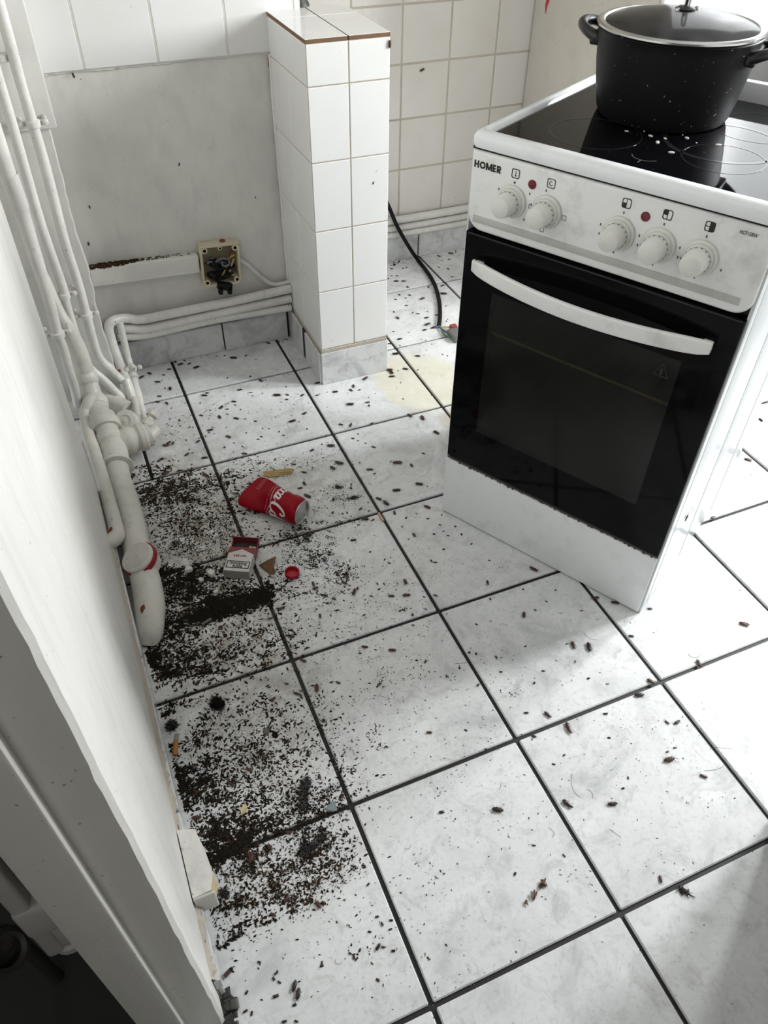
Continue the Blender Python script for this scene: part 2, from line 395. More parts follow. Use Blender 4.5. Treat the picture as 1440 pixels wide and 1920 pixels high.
# window wall: two openings, z 2.95-5.65
(ya, yb, _e), (yc, yd, _f) = WIN
wr_ = G()
for a, b in ((-.2, ya-.03), (yb+.03, yc-.03), (yd+.03, 6.9)): wr_.box(7, 7.2, a, b, 0, 7.8)
for a, b in ((ya-.03, yb+.03), (yc-.03, yd+.03)): wr_.box(7, 7.2, a, b, 0, 2.95).box(7, 7.2, a, b, 5.65, 7.8)
struct('wall_right', wr_, M_ceil)
for k, (a, b, _e) in enumerate(WIN):
    g = G()
    for q in (a, b): g.bev(6.98, 7.04, q-.04, q+.04, 2.9, 5.7, .01, 1)
    for q in (2.94, 5.66): g.bev(6.98, 7.04, a+.04, b-.04, q-.04, q+.04, .01, 1)
    wn = struct('window_%d' % (k+1), g, M_white)
    ob('pane', G().box(7.16, 7.17, a-.02, b+.02, 2.96, 5.64), M_pane, wn)
struct('wall_near', G().box(2.06, 7.2, -.25, .10, 0, 7.8).box(2.06, 2.3, -4.1, -.25, 0, 7.8), M_hall)

# skirtings
bb = struct('baseboard_back', G().box(-.5, 1.14, 5.575, 5.588, 0, .28), M_dark)
for (a, b) in ((-.49, .500), (.512, 1.118)): piece('skirting_tile', (b-a, .03, .28), [M_skirt], bb, (a, 5.55, 0), .006)
bl = struct('baseboard_left', G().box(-.862, -.850, .40, 3.72, 0, .20), M_wgrout)
ys = [.40, 1.22, 2.22, 3.22, 3.72]
for a, b in zip(ys, ys[1:]): piece('skirting_tile', (.028, b-a-.012, .2), [M_skirt], bl, (-.858, a, 0), .005)
g = G(); V = []; yy = np.linspace(.40, 3.7, 170)
for y in yy:
    e = random.uniform(-.010, .006)*(1.6 if y < 1.6 else .6); f = random.uniform(0, .012)
    V += [(-.8605, y, .25+f), (-.850+e*.4, y, .235+f*.5), (-.838+e, y, .203+e*.4), (-.842+e, y, .198)]
g.add(V, [(4*k+a, 4*k+a+1, 4*k+a+5, 4*k+a+4) for k in range(len(yy)-1) for a in range(3)])
ob('crumbling_mortar', g, M_wgrout, bl, ang=20)
ob('chipped_end', G().prism([(0, 0), (.028, .005), (.028, .11), (.012, .135), (0, .10)], 0, .10, X=frame((-.855, .395, .11), (1, 0, 0), (0, 1, 0))), M_skirt, bl)
g = G()
for k in range(26):
    y = random.uniform(.22, .40); q = random.uniform(.008, .022); x = random.uniform(-.855, -.805); g.bev(x-q, x+q*.9, y-q*1.2, y+q, -.012, q*random.uniform(.5, 1.3)-.004, q*.3, 1, noise=q*.3)
tag(ob('mortar_rubble', g, M_iron), 'broken dark mortar lumps at the foot of the partition end', 'rubble')['kind'] = 'stuff'
bf = struct('baseboard_far', G().box(1.78, 4.0, 6.66, 6.687, 0, .27), M_dark)
for (a, b) in ((1.79, 2.975), (2.99, 3.96)): piece('skirting_tile', (b-a, .03, .275), [M_skirt], bf, (a, 6.635, 0), .006)

# tiled pillar
PX0, PXM, PX1, PY0, PY1 = 1.166, 1.468, 1.772, 4.70, 5.56
pil = thing('tiled_pillar', 'square white-tiled pillar with a marble skirting standing against the back wall', 'pillar', (0, 0, 0))
ob('core', G().box(PX0+.003, PX1-.003, PY0+.004, PY1, 0, 2.645).box(PXM, PX1-.006, PY1-.01, 6.66, 0, 2.645), M_wgrout, pil)
rows = [.345, .878, 1.380, 1.889, 2.387, 2.645]
g_ = .009
for z0, z1 in zip(rows, rows[1:]):
    for (a, b) in ((PX0, PXM), (PXM, PX1)):
        piece('pillar_tile', (b-a-g_, .016, z1-z0-g_), [M_ptile], pil, (a+g_/2, PY0, z0+g_/2), .003)
    for (a, b) in ((PY0, 5.13), (5.13, PY1)):
        piece('pillar_tile', (.016, b-a-g_, z1-z0-g_), [M_ptile], pil, (PX0-.001, a+g_/2+.002, z0+g_/2), .003)
    piece('pillar_tile', (.01, 6.6-PY0-g_, z1-z0-g_), [M_ptile], pil, (PX1-.008, PY0+g_, z0+g_/2), .003)
topm = lambda c, s: 0 if c.z > s[2]-.002 else 1
for (a, b) in ((PX0-.004, PXM), (PXM, PX1+.004)):
    for (c, d) in ((PY0-.004, 5.31), (5.31, 5.93 if a > 1.3 else 5.58), (5.93, 6.6)):
        if d > 6 and a < 1.3: continue
        piece('top_tile', (b-a-.01, d-c-.008, .026), [M_ptile, M_terra], pil, (a+.005, c+.004, 2.646), .002, ms=topm)
piece('skirting_slab', (PX1-PX0+.012, .022, .315), [M_skirt], pil, (PX0-.008, PY0-.018, 0), .005)
piece('skirting_slab', (.022, .40, .30), [M_skirt], pil, (PX0-.022, PY0+.006, 0), .005)
piece('skirting_slab', (.022, .36, .30), [M_skirt], pil, (PX0-.022, 5.19, 0), .005)
ob('open_joint', G().box(PX0-.012, PX0-.004, 5.105, 5.19, 0, .30), M_dark, pil)
g = G()
for k in range(30): x = PX0+k*.02; g.bev(x, x+.022, PY0-.014, PY0+.004, .315, .347+random.uniform(-.004, .003), .003, 1)
ob('mortar_line', g, M_wgrout, pil, kind='stuff')
ob('paint_bead', G().tube([(1.162, 5.555, z) for z in np.linspace(.6, 2.4, 14)], [.012+random.uniform(-.003, .004) for _ in range(14)], 8), M_wall, pil)
st = thing('pipe_stub', 'grey flared foot of an upright pipe on the back of the pillar top', 'pipe', (1.44, 5.66, 2.672))
ob('flare', G().lathe([(.085, 0), (.08, .02), (.05, .06), (.04, .1), (.035, .9), (0, .9)], 16, m=0), M_iron, st)
# ------------------------------------------------------------------ electric cooker (local x along its front, y to its back)
W = 1.568; D = 1.5
ck = thing('electric_cooker', 'white freestanding electric cooker with a black glass oven door and black ceramic hob', 'cooker', (1.437, 2.8506, 0), (0, 0, math.radians(-60.923)))
FR = lambda x, y, z: frame((x, y, z), (1, 0, 0), (0, 0, 1))        # on the front: x right, y up, normal towards the room
g = G().box(.014, W-.02, .06, D-.02, .02, .50).box(.014, .05, .06, D-.02, .5, 2.55).box(W-.05, W-.02, .06, D-.02, .5, 2.55).box(.05, W-.05, D-.06, D-.02, .5, 2.55).box(.05, W-.05, .06, D-.06, 2.16, 2.55)
ob('carcass', g, M_greyc, ck)
g = G().box(.05, .20, .06, D-.06, .5, 2.16).box(W-.2, W-.05, .06, D-.06, .5, 2.16).box(.2, W-.2, .06, D-.06, .5, .72).box(.2, W-.2, .06, D-.06, 1.98, 2.16).box(.2, W-.2, D-.2, D-.06, .7, 2.0)
ob('oven_cavity', g, mat('oven_enamel', (.05, .05, .046), .4), ck)
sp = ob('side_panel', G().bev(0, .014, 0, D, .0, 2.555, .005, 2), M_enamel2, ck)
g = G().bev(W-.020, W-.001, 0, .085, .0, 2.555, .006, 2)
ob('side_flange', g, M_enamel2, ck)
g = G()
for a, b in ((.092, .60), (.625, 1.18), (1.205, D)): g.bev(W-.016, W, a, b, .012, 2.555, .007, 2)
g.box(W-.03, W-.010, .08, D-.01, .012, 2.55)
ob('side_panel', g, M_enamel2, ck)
# hob rim: rounded frame lofted from rings
def ring(ix, iy0, iy1, z, r):
    w_, d_ = W+.02-2*ix, D+.01-iy0-iy1
    return [(x-.01+ix, y-.008+iy0, z) for x, y in rrect(w_, d_, max(r, .004), 6)]
rings = [ring(0, 0, 0, 2.565, .05), ring(-.004, -.004, 0, 2.58, .05), ring(-.004, -.004, 0, 2.612, .05), ring(.006, .010, .006, 2.630, .046), ring(.022, .035, .014, 2.637, .04), ring(.040, .075, .02, 2.633, .03), ring(.052, .115, .03, 2.615, .015), ring(.056, .125, .035, 2.606, .01)]
g = G(); n = len(rings[0]); V = sum(rings, [])
g.add(V, [(i*n+k, i*n+(k+1) % n, (i+1)*n+(k+1) % n, (i+1)*n+k) for i in range(len(rings)-1) for k in range(n)])
g.add(rings[0], [tuple(reversed(range(n)))])
ob('hob_rim', g, M_enamel, ck, ang=50)
hob = ob('hob_glass', G().bev(.05, W-.05, .122, D-.035, 2.585, 2.612, .003, 1), M_hob, ck)
def annulus(cx, cy, r0, r1, z, n=64, a0=0, a1=360):
    g = G(); V = []
    for k in range(n+1):
        a = math.radians(a0+(a1-a0)*k/n)
        for r in (r0, r1):
            for dz in (0, .0012): V.append((cx+r*math.cos(a), cy+r*math.sin(a), z+dz))
    F = []
    for k in range(n):
        o = 4*k; F += [(o+1, o+3, o+7, o+5), (o, o+1, o+5, o+4), (o+2, o+6, o+7, o+3)]
    return g.add(V, F)
for (cx, cy, r) in ((.46, .43, .235), (.47, 1.06, .20), (1.10, .50, .20), (1.08, 1.05, .24)):
    ob('burner_ring', annulus(cx, cy, r-.008, r, 2.6118), M_hobring, hob)
ob('burner_ring', annulus(1.02, .72, .275, .297, 2.6118, 80), M_hobring, hob)
ob('hob_mark', annulus(.80, .30, .07, .074, 2.6118, 24, 200, 330).box(.798, .801, .19, .228, 2.612, 2.6130), M_inkg, hob)
g = G().bev(.0, W, D-.045, D+.01, 2.60, 2.712, .012, 2)
ob('rear_upstand', g, M_enamel, ck)
# control panel
g = G(); rr = [(x, y) for x, y in rrect(W-.024, .40, .09, 7, (1, 1, 1, 1))]
rr = rrect(W-.024, .405, .085, 7, (0, 0, 1, 1)); rr = [(x, y) for x, y in rr]
def insetp(P, d):
    cx = (W-.024)/2; cy = .2
    return [(cx+(x-cx)*(1-d/cx), cy+(y-cy)*(1-d/cy)) for x, y in P]
X = FR(.012, 0, 2.148)
L = [(rr, -.05), (rr, .006), (insetp(rr, .006), .016), (insetp(rr, .016), .020)]
V = [X @ Vector((x, y, d)) for P, d in L for x, y in P]; n = len(rr)
g.add(V, [(i*n+k, i*n+(k+1) % n, (i+1)*n+(k+1) % n, (i+1)*n+k) for i in range(3) for k in range(n)]+[tuple(range(3*n, 4*n))])
cp = ob('control_panel', g, M_greasy, ck, ang=50)
ob('panel_ledge', G().bev(.05, W-.07, -.026, -.016, .078+2.148-.032, .078+2.148+.006, .005, 2), M_band, cp)
ob('gap_line', G().box(.0, W, .004, .03, 2.545, 2.567), M_dark, ck)
FY = -.0205
def knob(u, z, name):
    k = ob('knob', G().lathe([(.080, 0), (.080, .010), (.074, .016), (.066, .018), (.066, .026), (.060, .030), (.0585, .034)], 40, FR(u, FY, z)).lathe([(.0585, .03), (.0575, .05), (.055, .10), (.050, .120), (.040, .127), (.001, .130)], 40, FR(u, FY, z)), [M_knob], cp)
    ob('knob_skirt', G().lathe([(.0725, .0175), (.062, .0195), (.0615, .036), (.0590, .0365)], 40, FR(u, FY, z)), M_ring, k)  # greyed skirt: shading behind the grip is put into its colour
    ob('knob_ring', G().lathe([(.0805, .002), (.083, .004), (.083, .008), (.0805, .010)], 40, FR(u, FY, z)), M_ring, k)
    g = G()
    for a in range(-60, 230, 24):
        c, s_ = math.cos(math.radians(a)), math.sin(math.radians(a))
        g.box(-.004, .004, -.001, .001, -.002, .002, X=FR(u, FY, z) @ Matrix.Translation((c*.0605, s_*.0605, .045)) @ Matrix.Rotation(math.radians(a+90), 4, 'Z'))
    ob('scale_mark', g, M_inkg, k, kind='stuff')
    return k
KN = [(.272, 2.357), (.474, 2.357), (.865, 2.357), (1.068, 2.357), (1.268, 2.358)]
for u, z in KN: knob(u, z, 'knob')
for u in (.374, .974): ob('indicator_light', G().lathe([(.0225, 0), (.0225, .004), (.019, .008), (0, .0095)], 24, FR(u, FY+.001, 2.467)), M_red, cp)
g = G(); Hc = .036; q0 = .0095                                 # HOMER in plain bold capitals
def bar(g, x0, z0, x1, z1, wd=q0):
    d = Vector((x1-x0, z1-z0, 0)).normalized(); nn = Vector((-d.y, d.x, 0))*wd/2; X = FR(.030, FY-.0002, 2.474)
    P = [Vector((x0, z0, 0))-nn, Vector((x1, z1, 0))-nn, Vector((x1, z1, 0))+nn, Vector((x0, z0, 0))+nn]; g.prism([(p.x, p.y) for p in P], 0, .0012, X=X)
def arc(g, cx, cz, rx, rz, a0, a1, k=12):
    Q = [(cx+rx*math.cos(math.radians(a0+(a1-a0)*i/k)), cz+rz*math.sin(math.radians(a0+(a1-a0)*i/k))) for i in range(k+1)]
    for p, q in zip(Q, Q[1:]): bar(g, *p, *q, .0088)
hb = q0/2
bar(g, hb, 0, hb, Hc); bar(g, .026, 0, .026, Hc); bar(g, hb, Hc/2, .026, Hc/2, .0075)                        # H
arc(g, .0535, Hc/2, .0145, Hc/2-.0045, 0, 360, 24)                                                            # O
bar(g, .080, 0, .080, Hc); bar(g, .110, 0, .110, Hc); bar(g, .080, Hc-.001, .095, .004, .0085); bar(g, .110, Hc-.001, .095, .004, .0085)   # M
bar(g, .1225, 0, .1225, Hc)                                                                                   # E
for z in (.0042, Hc/2, Hc-.0042): bar(g, .1225, z, .139 if z != Hc/2 else .137, z, .0080)
bar(g, .150, 0, .150, Hc); bar(g, .150, Hc-.0042, .160, Hc-.0042, .008); bar(g, .150, .0165, .160, .0165, .008); arc(g, .160, .0245, .0068, .0078, -90, 90, 8); bar(g, .157, .017, .168, 0, .0095)   # R
for i in range(len(g.V)): v = g.V[i]; g.V[i] = (.030+(v[0]-.030)*.93, v[1], v[2])
ob('brand_lettering', g, M_ink, cp, ang=0)
text('model_lettering', 'HCF15BW', .0235, FR(1.437, FY-.0005, 2.516), M_inkg, cp, .078)
def outline(u, z, s, tk=.0045, r=.009):
    a = rrect(s, s, r, 4); b = [(tk+(x*(s-2*tk)/s), tk+(y*(s-2*tk)/s)) for x, y in a]; n = len(a)
    X = FR(u-s/2, FY-.0003, z-s/2)
    V = [X @ Vector((x, y, .0008)) for x, y in a+b]
    return G().add(V, [(k, (k+1) % n, n+(k+1) % n, n+k) for k in range(n)])
def quad(g, u0, u1, z0, z1): return g.box(u0, u1, FY-.0013, FY-.0002, z0, z1)
for u in (.275, .476): ob('symbol', outline(u, 2.496, .046), M_inkg if u > .3 else M_ink, cp)
g = quad(G(), .2735, .2765, 2.484, 2.508); quad(g, .2715, .2785, 2.482, 2.490); g.lathe([(.0055, 0), (.0055, .001), (0, .001)], 12, FR(.275, FY-.0002, 2.452)); ob('thermometer_symbol', g, M_ink, cp)
ob('timer_symbol', annulus(0, 0, .008, .0115, 0, 20, 60, 330).xf(FR(.476, FY-.001, 2.496)), M_inkg, cp)
for u, q in ((.872, 0), (1.073, 1), (1.270, 2)):
    g = outline(u, 2.502, .046, .004, .010); quad(g, u-.002, u+.001, 2.480, 2.524)
    if q == 0: quad(g, u-.021, u-.001, 2.482, 2.502)
    elif q == 1: quad(g, u-.021, u-.001, 2.502, 2.522)
    else: quad(g, u, u+.021, 2.482, 2.522)
    quad(g, u-.021, u, 2.500, 2.503) if q < 2 else quad(g, u-.021, u, 2.500, 2.503)
    ob('hotplate_symbol', g, M_ink, cp)
g = G()
for u, z in ((.455, 2.457), (.868, 2.457), (1.068, 2.457), (1.268, 2.457)): quad(g, u-.003, u+.003, z-.006, z+.006)
for u, z in ((.768, 2.375), (.968, 2.375), (1.168, 2.375), (.77, 2.33), (.97, 2.33), (.985, 2.33), (1.17, 2.33), (1.185, 2.33), (1.375, 2.33), (.862, 2.262), (1.065, 2.262), (1.27, 2.262), (.368, 2.42), (.385, 2.37), (.355, 2.285), (.19, 2.40), (.185, 2.35)): quad(g, u-.004, u+.002, z-.007, z+.005)
ob('scale_print', g, M_inkg, cp, kind='stuff')
for u, z in ((.383, 2.36), (.573, 2.352), (.463, 2.262)):
    ob('symbol', outline(u, z, .024, .0028, .004), M_inkg, cp)
# oven door
DZ0, DZ1, DU0, DU1 = .552, 2.132, .016, W-.016
w0, w1, h0, h1 = .215, 1.333, .842, 1.826
g = G()
g.box(DU0, w0, -.018, .04, DZ0, DZ1).box(w1, DU1, -.018, .04, DZ0, DZ1).box(w0, w1, -.018, .04, DZ0, h0).box(w0, w1, -.018, .04, h1, DZ1)
door = ob('oven_door', g, M_black, ck, ang=0)
ob('door_edge', G().bev(DU0+.01, DU1-.01, -.022, -.01, DZ1-.012, DZ1-.004, .002, 1), M_blackp, door)
dw = ob('door_window', G().box(w0, w1, -.0165, -.008, h0, h1), M_ovwin, door)
M_ovwin.node_tree.nodes['Principled BSDF'].inputs['Alpha'].default_value = .60
g = G().tube([(w0-.05, .055, 1.535), (w1+.05, .055, 1.515)], .0075, 8)
rk = ob('oven_rack', g, M_rack, ck)
for k in range(12): ob('rack_wire', G().tube([(.3+.09*k, .07, 1.52), (.3+.09*k, 1.2, 1.52)], .004, 6), M_greyc, rk)
g = G()
tri = [(-.045, -.03), (.045, -.03), (0, .05)]; ti = [(x*.8, y*.8) for x, y in tri]; X = FR(1.249, -.0178, 1.735)
g.add([X @ Vector((x, y, 0)) for x, y in tri+ti], [(k, (k+1) % 3, 3+(k+1) % 3, 3+k) for k in range(3)])
g.box(-.008, .008, -.022, .018, 0, .001, X=X)
ob('hot_surface_symbol', g, M_blackp, door)
# bowed handle
g = G(); P = []; n = 28
prof = rrect(.030, .088, .012, 4)
V = []; F = []
for k in range(n+1):
    t = k/n; u = .098+t*1.355; bow = -.055-.105*math.sin(math.pi*t)**.8; e = 1-.25*(abs(2*t-1)**14)
    V += [(u, bow+(x-.015), 1.962+(y-.044)*e+.012*(2*t-1)**2-.004) for x, y in prof]
q = len(prof)
F = [(k*q+a, k*q+(a+1) % q, (k+1)*q+(a+1) % q, (k+1)*q+a) for k in range(n) for a in range(q)]+[tuple(range(q)), tuple(range(n*q, (n+1)*q))]
h = ob('handle', g.add(V, F), M_greasy, door)
for u in (.125, 1.425): ob('handle_mount', G().bev(u-.025, u+.025, -.05, -.016, 1.935, 1.99, .006, 1), M_greasy, h)
# drawer front
dr = ob('drawer_front', G().bev(.004, W-.014, -.014, .05, .012, .512, .006, 2), M_enamel, ck)
g = G()
for k in range(170):
    u = random.uniform(.02, W-.05); s_ = random.uniform(.004, .014); g.bev(u, u+s_*1.6, random.uniform(-.016, .02), 0.03, .508, .512+s_*.7, .002, 1)
g.box(.01, W-.02, -.004, .03, .512, .524)
ob('ledge_dirt', g, M_dust, dr, kind='stuff')
ob('ledge_gap', G().box(.01, W-.015, .01, .05, .515, .555), M_dark, ck)

# pot with its lid
SX = lambda u, v, z=0: tuple(Vector((1.437, 2.8506, 0)) + Vector((.48597*u+.87397*v, -.87397*u+.48597*v, z)))
pc = SX(.585, .945, 2.613)
pot = thing('cooking_pot', 'black speckled two-handled cooking pot standing on the ceramic hob', 'pot', pc, (0, 0, math.radians(-60.9)))
prof = [(.318, 0), (.335, .006), (.348, .03), (.362, .09), (.375, .16), (.39, .25), (.402, .35), (.408, .392), (.412, .398), (.408, .404), (.394, .404), (.388, .35), (.36, .08), (.33, .018), (0, .015)]
ob('body', G().lathe(prof, 72), M_pot, pot)
ob('base_ring', G().lathe([(.315, -.001), (.325, .003), (.315, .006)], 64), M_steel, pot)
HA = math.degrees(math.atan2(.88-.945, .09-.585))
for a in (HA, HA+180):
    X = Matrix.Rotation(math.radians(a), 4, 'Z')
    pts = [(.385, -.12, .335), (.43, -.115, .352), (.475, -.085, .368), (.498, -.04, .374), (.503, 0, .375), (.498, .04, .374), (.475, .085, .368), (.43, .115, .352), (.385, .12, .335)]
    ob('handle', G().tube([X @ Vector(p) for p in pts], [.030, .026, .024, .026, .027, .026, .024, .026, .030], 12, smooth=3), M_blackp, pot)
    ob('handle_bracket', G().bev(.36, .42, -.14, .14, .30, .36, .014, 2, X=X), M_blackp, pot)
lid = thing('pot_lid', 'steamed glass lid with a steel rim lying on the black pot', 'lid', (pc[0], pc[1], pc[2]+.406), (0, 0, 0))
ob('glass', G().lathe([(.386, .010), (.36, .022), (.28, .046), (.18, .064), (.09, .073), (.02, .076), (.02, .072), (.09, .068), (.18, .059), (.28, .041), (.36, .017), (.386, .006)], 72), M_lidglass, lid)
ob('rim', G().lathe([(.380, .001), (.414, .001), (.419, .006), (.419, .014), (.408, .021), (.386, .020), (.378, .014), (.380, .001)], 72), M_steel, lid)
k = ob('lid_handle', G().lathe([(.045, .072), (.05, .080), (.03, .090), (.0, .092)], 24).lathe([(.006, .09), (.006, .12)], 12), M_blackp, lid)
ob('handle_wire', G().tube([(.005, -.012, .086), (.008, -.013, .14), (.010, -.012, .20), (.012, .0, .23), (.012, .012, .20), (.008, .014, .14), (.005, .013, .086)], .0075, 10, smooth=4), M_steel, k)
for sx in (-.045, .075): ob('rivet', G().lathe([(.014, .071), (.012, .082), (0, .086)], 12, TR((sx, .0, 0))), M_steel, k)
# white crumbs on the hob
CRB = sorted(((fl(px, py, 2.612), s_) for px, py, s_ in ((1175, 246, .009), (1208, 246, .007), (1220, 255, .012), (1233, 267, .014), (1247, 260, .010), (1263, 243, .006), (1288, 259, .012), (1259, 286, .013), (1347, 272, .013), (1306, 268, .005), (1280, 253, .005))), key=lambda e: (e[0][0]-2.55)**2+(e[0][1]-2.80)**2)
NTH = ',second ,third ,fourth ,fifth ,sixth ,seventh ,eighth ,ninth ,tenth ,eleventh '.split(',')
for q, (p, s_) in enumerate(CRB):
    P = [(1*s_, 0), (.9*s_, .25*s_), (.4*s_, .4*s_), (.001, .45*s_)]
    tag(ob('white_crumb', G().lathe(P, 9, sx=1.25, sy=.7), M_plaster, loc=(p[0], p[1], 2.6122), rot=(0, 0, random.uniform(0, 3))), f'white crumb on the black hob, {NTH[q]}nearest to the pot', 'crumb', 'white crumbs scattered on the hob')

# tall pale appliance and low unit behind the cooker
fr = thing('tall_fridge', 'white upright fridge behind the cooker and against the tiled wall', 'fridge', (4.11, 4.82, 0))
ob('cabinet', G().bev(0, 1.9, .06, 1.84, .12, 5.4, .03, 2), M_whiteshade, fr)
ob('upper_door', G().bev(.0, 1.9, 0, .055, 2.42, 5.39, .02, 2), M_white, fr)
ob('lower_door', G().bev(.0, 1.9, 0, .055, .32, 2.40, .02, 2), M_greyc, fr)
ob('plinth', G().box(.04, 1.86, .08, 1.8, 0, .13), M_greyc, fr)
g = G(); A = [(0, .0), (.05, -.05), (.085, -.13), (.10, -.20), (.12, -.13), (.105, -.04), (.07, .05), (.02, .06)]
ob('red_sticker', G().prism([(-x, y) for x, y in A], 0, .004, X=frame((-.001, 1.52, 2.49), (0, -1, 0), (0, 0, 1))), M_sticker, fr)
# ------------------------------------------------------------------ pipes
def clamp(parent, p, d, r):
    """saddle clip round a pipe at p (direction d) with two screw heads"""
    X = along(p, d)
    g = G().lathe([(r+.002, -.024), (r+.011, -.018), (r+.011, .018), (r+.002, .024)], 16, X)
    g.bev(p[0]-r-.06, p[0]+r+.06, p[1]+.005, p[1]+.022, p[2]-.016, p[2]+.016, .005, 1)
    c = ob('pipe_clamp', g, M_pipe, parent)
    for s_ in (-1, 1):
        Xs = along((p[0]+s_*(r+.042), p[1]+.006, p[2]), (0, -1, 0))
        ob('screw', G().lathe([(.017, -.11), (.017, 0), (.021, .006), (.017, .018), (.001, .023)], 12, Xs), M_pipe, c)
A_ = [at(x, y, 'y', 5.12) for x, y in ((2, 22), (40, 160), (84, 310), (120, 449), (146, 529), (162, 591), (179, 653), (191, 677), (204, 689), (214, 700), (229, 714))]
A_ = [np.array([-.55, 5.12, 4.2])*0+np.array([-.598, 5.12, 4.6])]+A_
pa = thing('water_pipe', 'white painted copper pipe nearest the boxing edge bending into the tee by the floor', 'pipe', tuple(A_[-1]))
rel = lambda P, o: [tuple(np.array(p)-np.array(o)) for p in P]
def pipe(t, name, P, r, m=M_pipe, n=12, smooth=4): return ob(name, G().tube(rel(P, [c/T for c in t.location]), r, n, smooth=smooth), m, t)
R_ = [.036+.002*math.sin(k*2.3) for k in range(len(A_))]
pipe(pa, 'tube', A_, R_); 
clamp(pa, rel([at(162, 591, 'y', 5.12)], A_[-1])[0], (0, 0, 1), .036)
clamp(pa, rel([at(62, 232, 'y', 5.12)], A_[-1])[0], (0, 0, 1), .036)
B_ = [at(x, y, 'y', 5.08) for x, y in ((0, 157), (29, 255), (55, 346), (80, 430), (117, 536), (120, 554), (139, 620), (157, 671), (169, 691))]+[at(195, 713, 'y', 5.04), at(219, 737, 'y', 4.97), at(240, 754, 'z', .07), at(247, 750, 'z', .10), at(243, 735, 'z', .16), at(236, 712, 'z', .24)]
B_ = [np.array([-.72, 5.08, 4.6])]+B_
pb = thing('water_pipe', 'white painted pipe second from the boxing edge sweeping diagonally to a low elbow', 'pipe', tuple(B_[0]))
pipe(pb, 'tube', B_, [.034]*len(B_)); clamp(pb, rel([B_[6]], B_[0])[0], (0, 0, 1), .034)
clamp(pb, rel([at(3, 108, 'y', 5.14)], B_[0])[0], (0, 0, 1), .030)
C_ = [np.array([-.83, 4.8, 4.6])]+[at(x, y, 'y', 4.80) for x, y in ((7, 303), (18, 328))]+[at(36, 385, 'y', 4.8), at(42, 402, 'y', 4.8), at(62, 467, 'y', 4.8), at(88, 550, 'y', 4.78), at(108, 627, 'y', 4.72), at(119, 655, 'y', 4.72), at(128, 690, 'y', 4.7), at(140, 730, 'y', 4.72), at(146, 760, 'y', 4.78)]
pcx = thing('heating_pipe', 'white painted pipe running closest to the partition with a clip at its lower end', 'pipe', tuple(C_[0]))
pipe(pcx, 'tube', C_, [.052, .052, .053, .060, .050, .048, .043, .038, .036, .037, .036, .034])
clamp(pcx, rel([C_[7]], C_[0])[0], (0, 0, 1), .040)
# drain stack and the thick pipe along the partition
D_ = [at(76, 500, 'y', 5.1), at(106, 580, 'y', 5.0), at(128, 620, 'y', 4.95), at(145, 655, 'y', 4.93), at(157, 690, 'y', 4.9), at(162, 710, 'y', 4.88), at(179, 758, 'y', 4.74), at(195, 794, 'z', .25), at(207, 826, 'z', .2), at(214, 850, 'z', .17), at(223, 897, 'z', .15), at(242, 956, 'z', .14), at(259, 1040, 'z', .14), at(274, 1092, 'z', .13), at(281, 1140, 'z', .09), at(281, 1180, 'z', .04), at(279, 1205, 'z', -.02)]
dp = thing('drain_pipe', 'thick off-white painted drain pipe lying along the foot of the partition', 'pipe', tuple(D_[10]))
pipe(dp, 'tube', D_, [.036, .050, .062, .07, .072, .075, .08, .086, .09, .092, .085, .088, .09, .095, .096, .085, .07], M_drain, 20)
def collar(P, d, prof, m=M_drain): ob('collar', G().lathe(prof, 24, along(rel([P], D_[10])[0], d)), m, dp)
dd = lambda i: np.array(D_[i+1])-np.array(D_[i])
collar(D_[5], dd(5), [(.072, -.05), (.088, -.04), (.092, 0), (.085, .04), (.075, .05)])
collar(D_[6], dd(6), [(.08, -.05), (.098, -.04), (.104, -.01), (.098, .03), (.08, .05)])
collar(D_[7], dd(7), [(.088, -.08), (.105, -.06), (.108, -.02), (.118, .0), (.122, .04), (.112, .07), (.088, .075)])
collar(D_[8], dd(8), [(.09, -.05), (.105, -.03), (.105, .03), (.09, .05)])
collar(D_[9], dd(9), [(.09, -.12), (.102, -.08), (.102, .10), (.118, .14), (.122, .17), (.09, .175)])
# branch, cleanout and spigot on the stack
b0 = np.array(D_[9])+np.array([0, .1, 0]); bd = np.array([.93, .12, -.02])
ob('branch', G().lathe([(.09, 0), (.092, .06), (.10, .10), (.108, .12), (.108, .15), (.098, .17), (.098, .20), (.112, .215), (.112, .255), (.094, .265), (.094, .30), (0, .30)], 24, along(rel([b0], D_[10])[0], bd)), M_drain, dp)
ob('capped_spigot', G().tube(rel([b0+bd*.28, at(270, 826, 'z', .13), at(284, 814, 'z', .12), at(292, 806, 'z', .12)], D_[10]), [.05, .048, .05, .056], 14, smooth=3), M_drain, dp)
ob('blanked_socket', G().lathe([(0, -.06), (.09, -.06), (.098, -.03), (.098, .04), (.085, .06), (.05, .066), (.045, .06), (.02, .06), (0, .072)], 24, along(rel([at(238, 793, 'z', .20)], D_[10])[0], (-.2, -.6, .75))), M_drain, dp)
ob('rear_stub', G().tube(rel([at(196, 748, 'z', .12), at(240, 768, 'z', .1)], D_[10]), [.075, .07], 14), M_drain, dp)
# cleanout plug with the red ring
cpos = np.array(at(258, 1046, 'z', .235)); cn = np.array([-.42, -.05, .90])
ob('cleanout_neck', G().lathe([(.09, -.13), (.098, -.04), (.098, -.022)], 24, along(rel([cpos], D_[10])[0], cn)), M_drain, dp)
ob('red_seal', G().lathe([(.098, -.05), (.120, -.045), (.122, -.010), (.10, -.006)], 32, along(rel([cpos], D_[10])[0], cn)), M_capred, dp)
ob('cleanout_plug', G().lathe([(.112, -.01), (.112, .010), (.104, .018), (0, .020)], 32, along(rel([cpos], D_[10])[0], cn)), M_drain, dp)
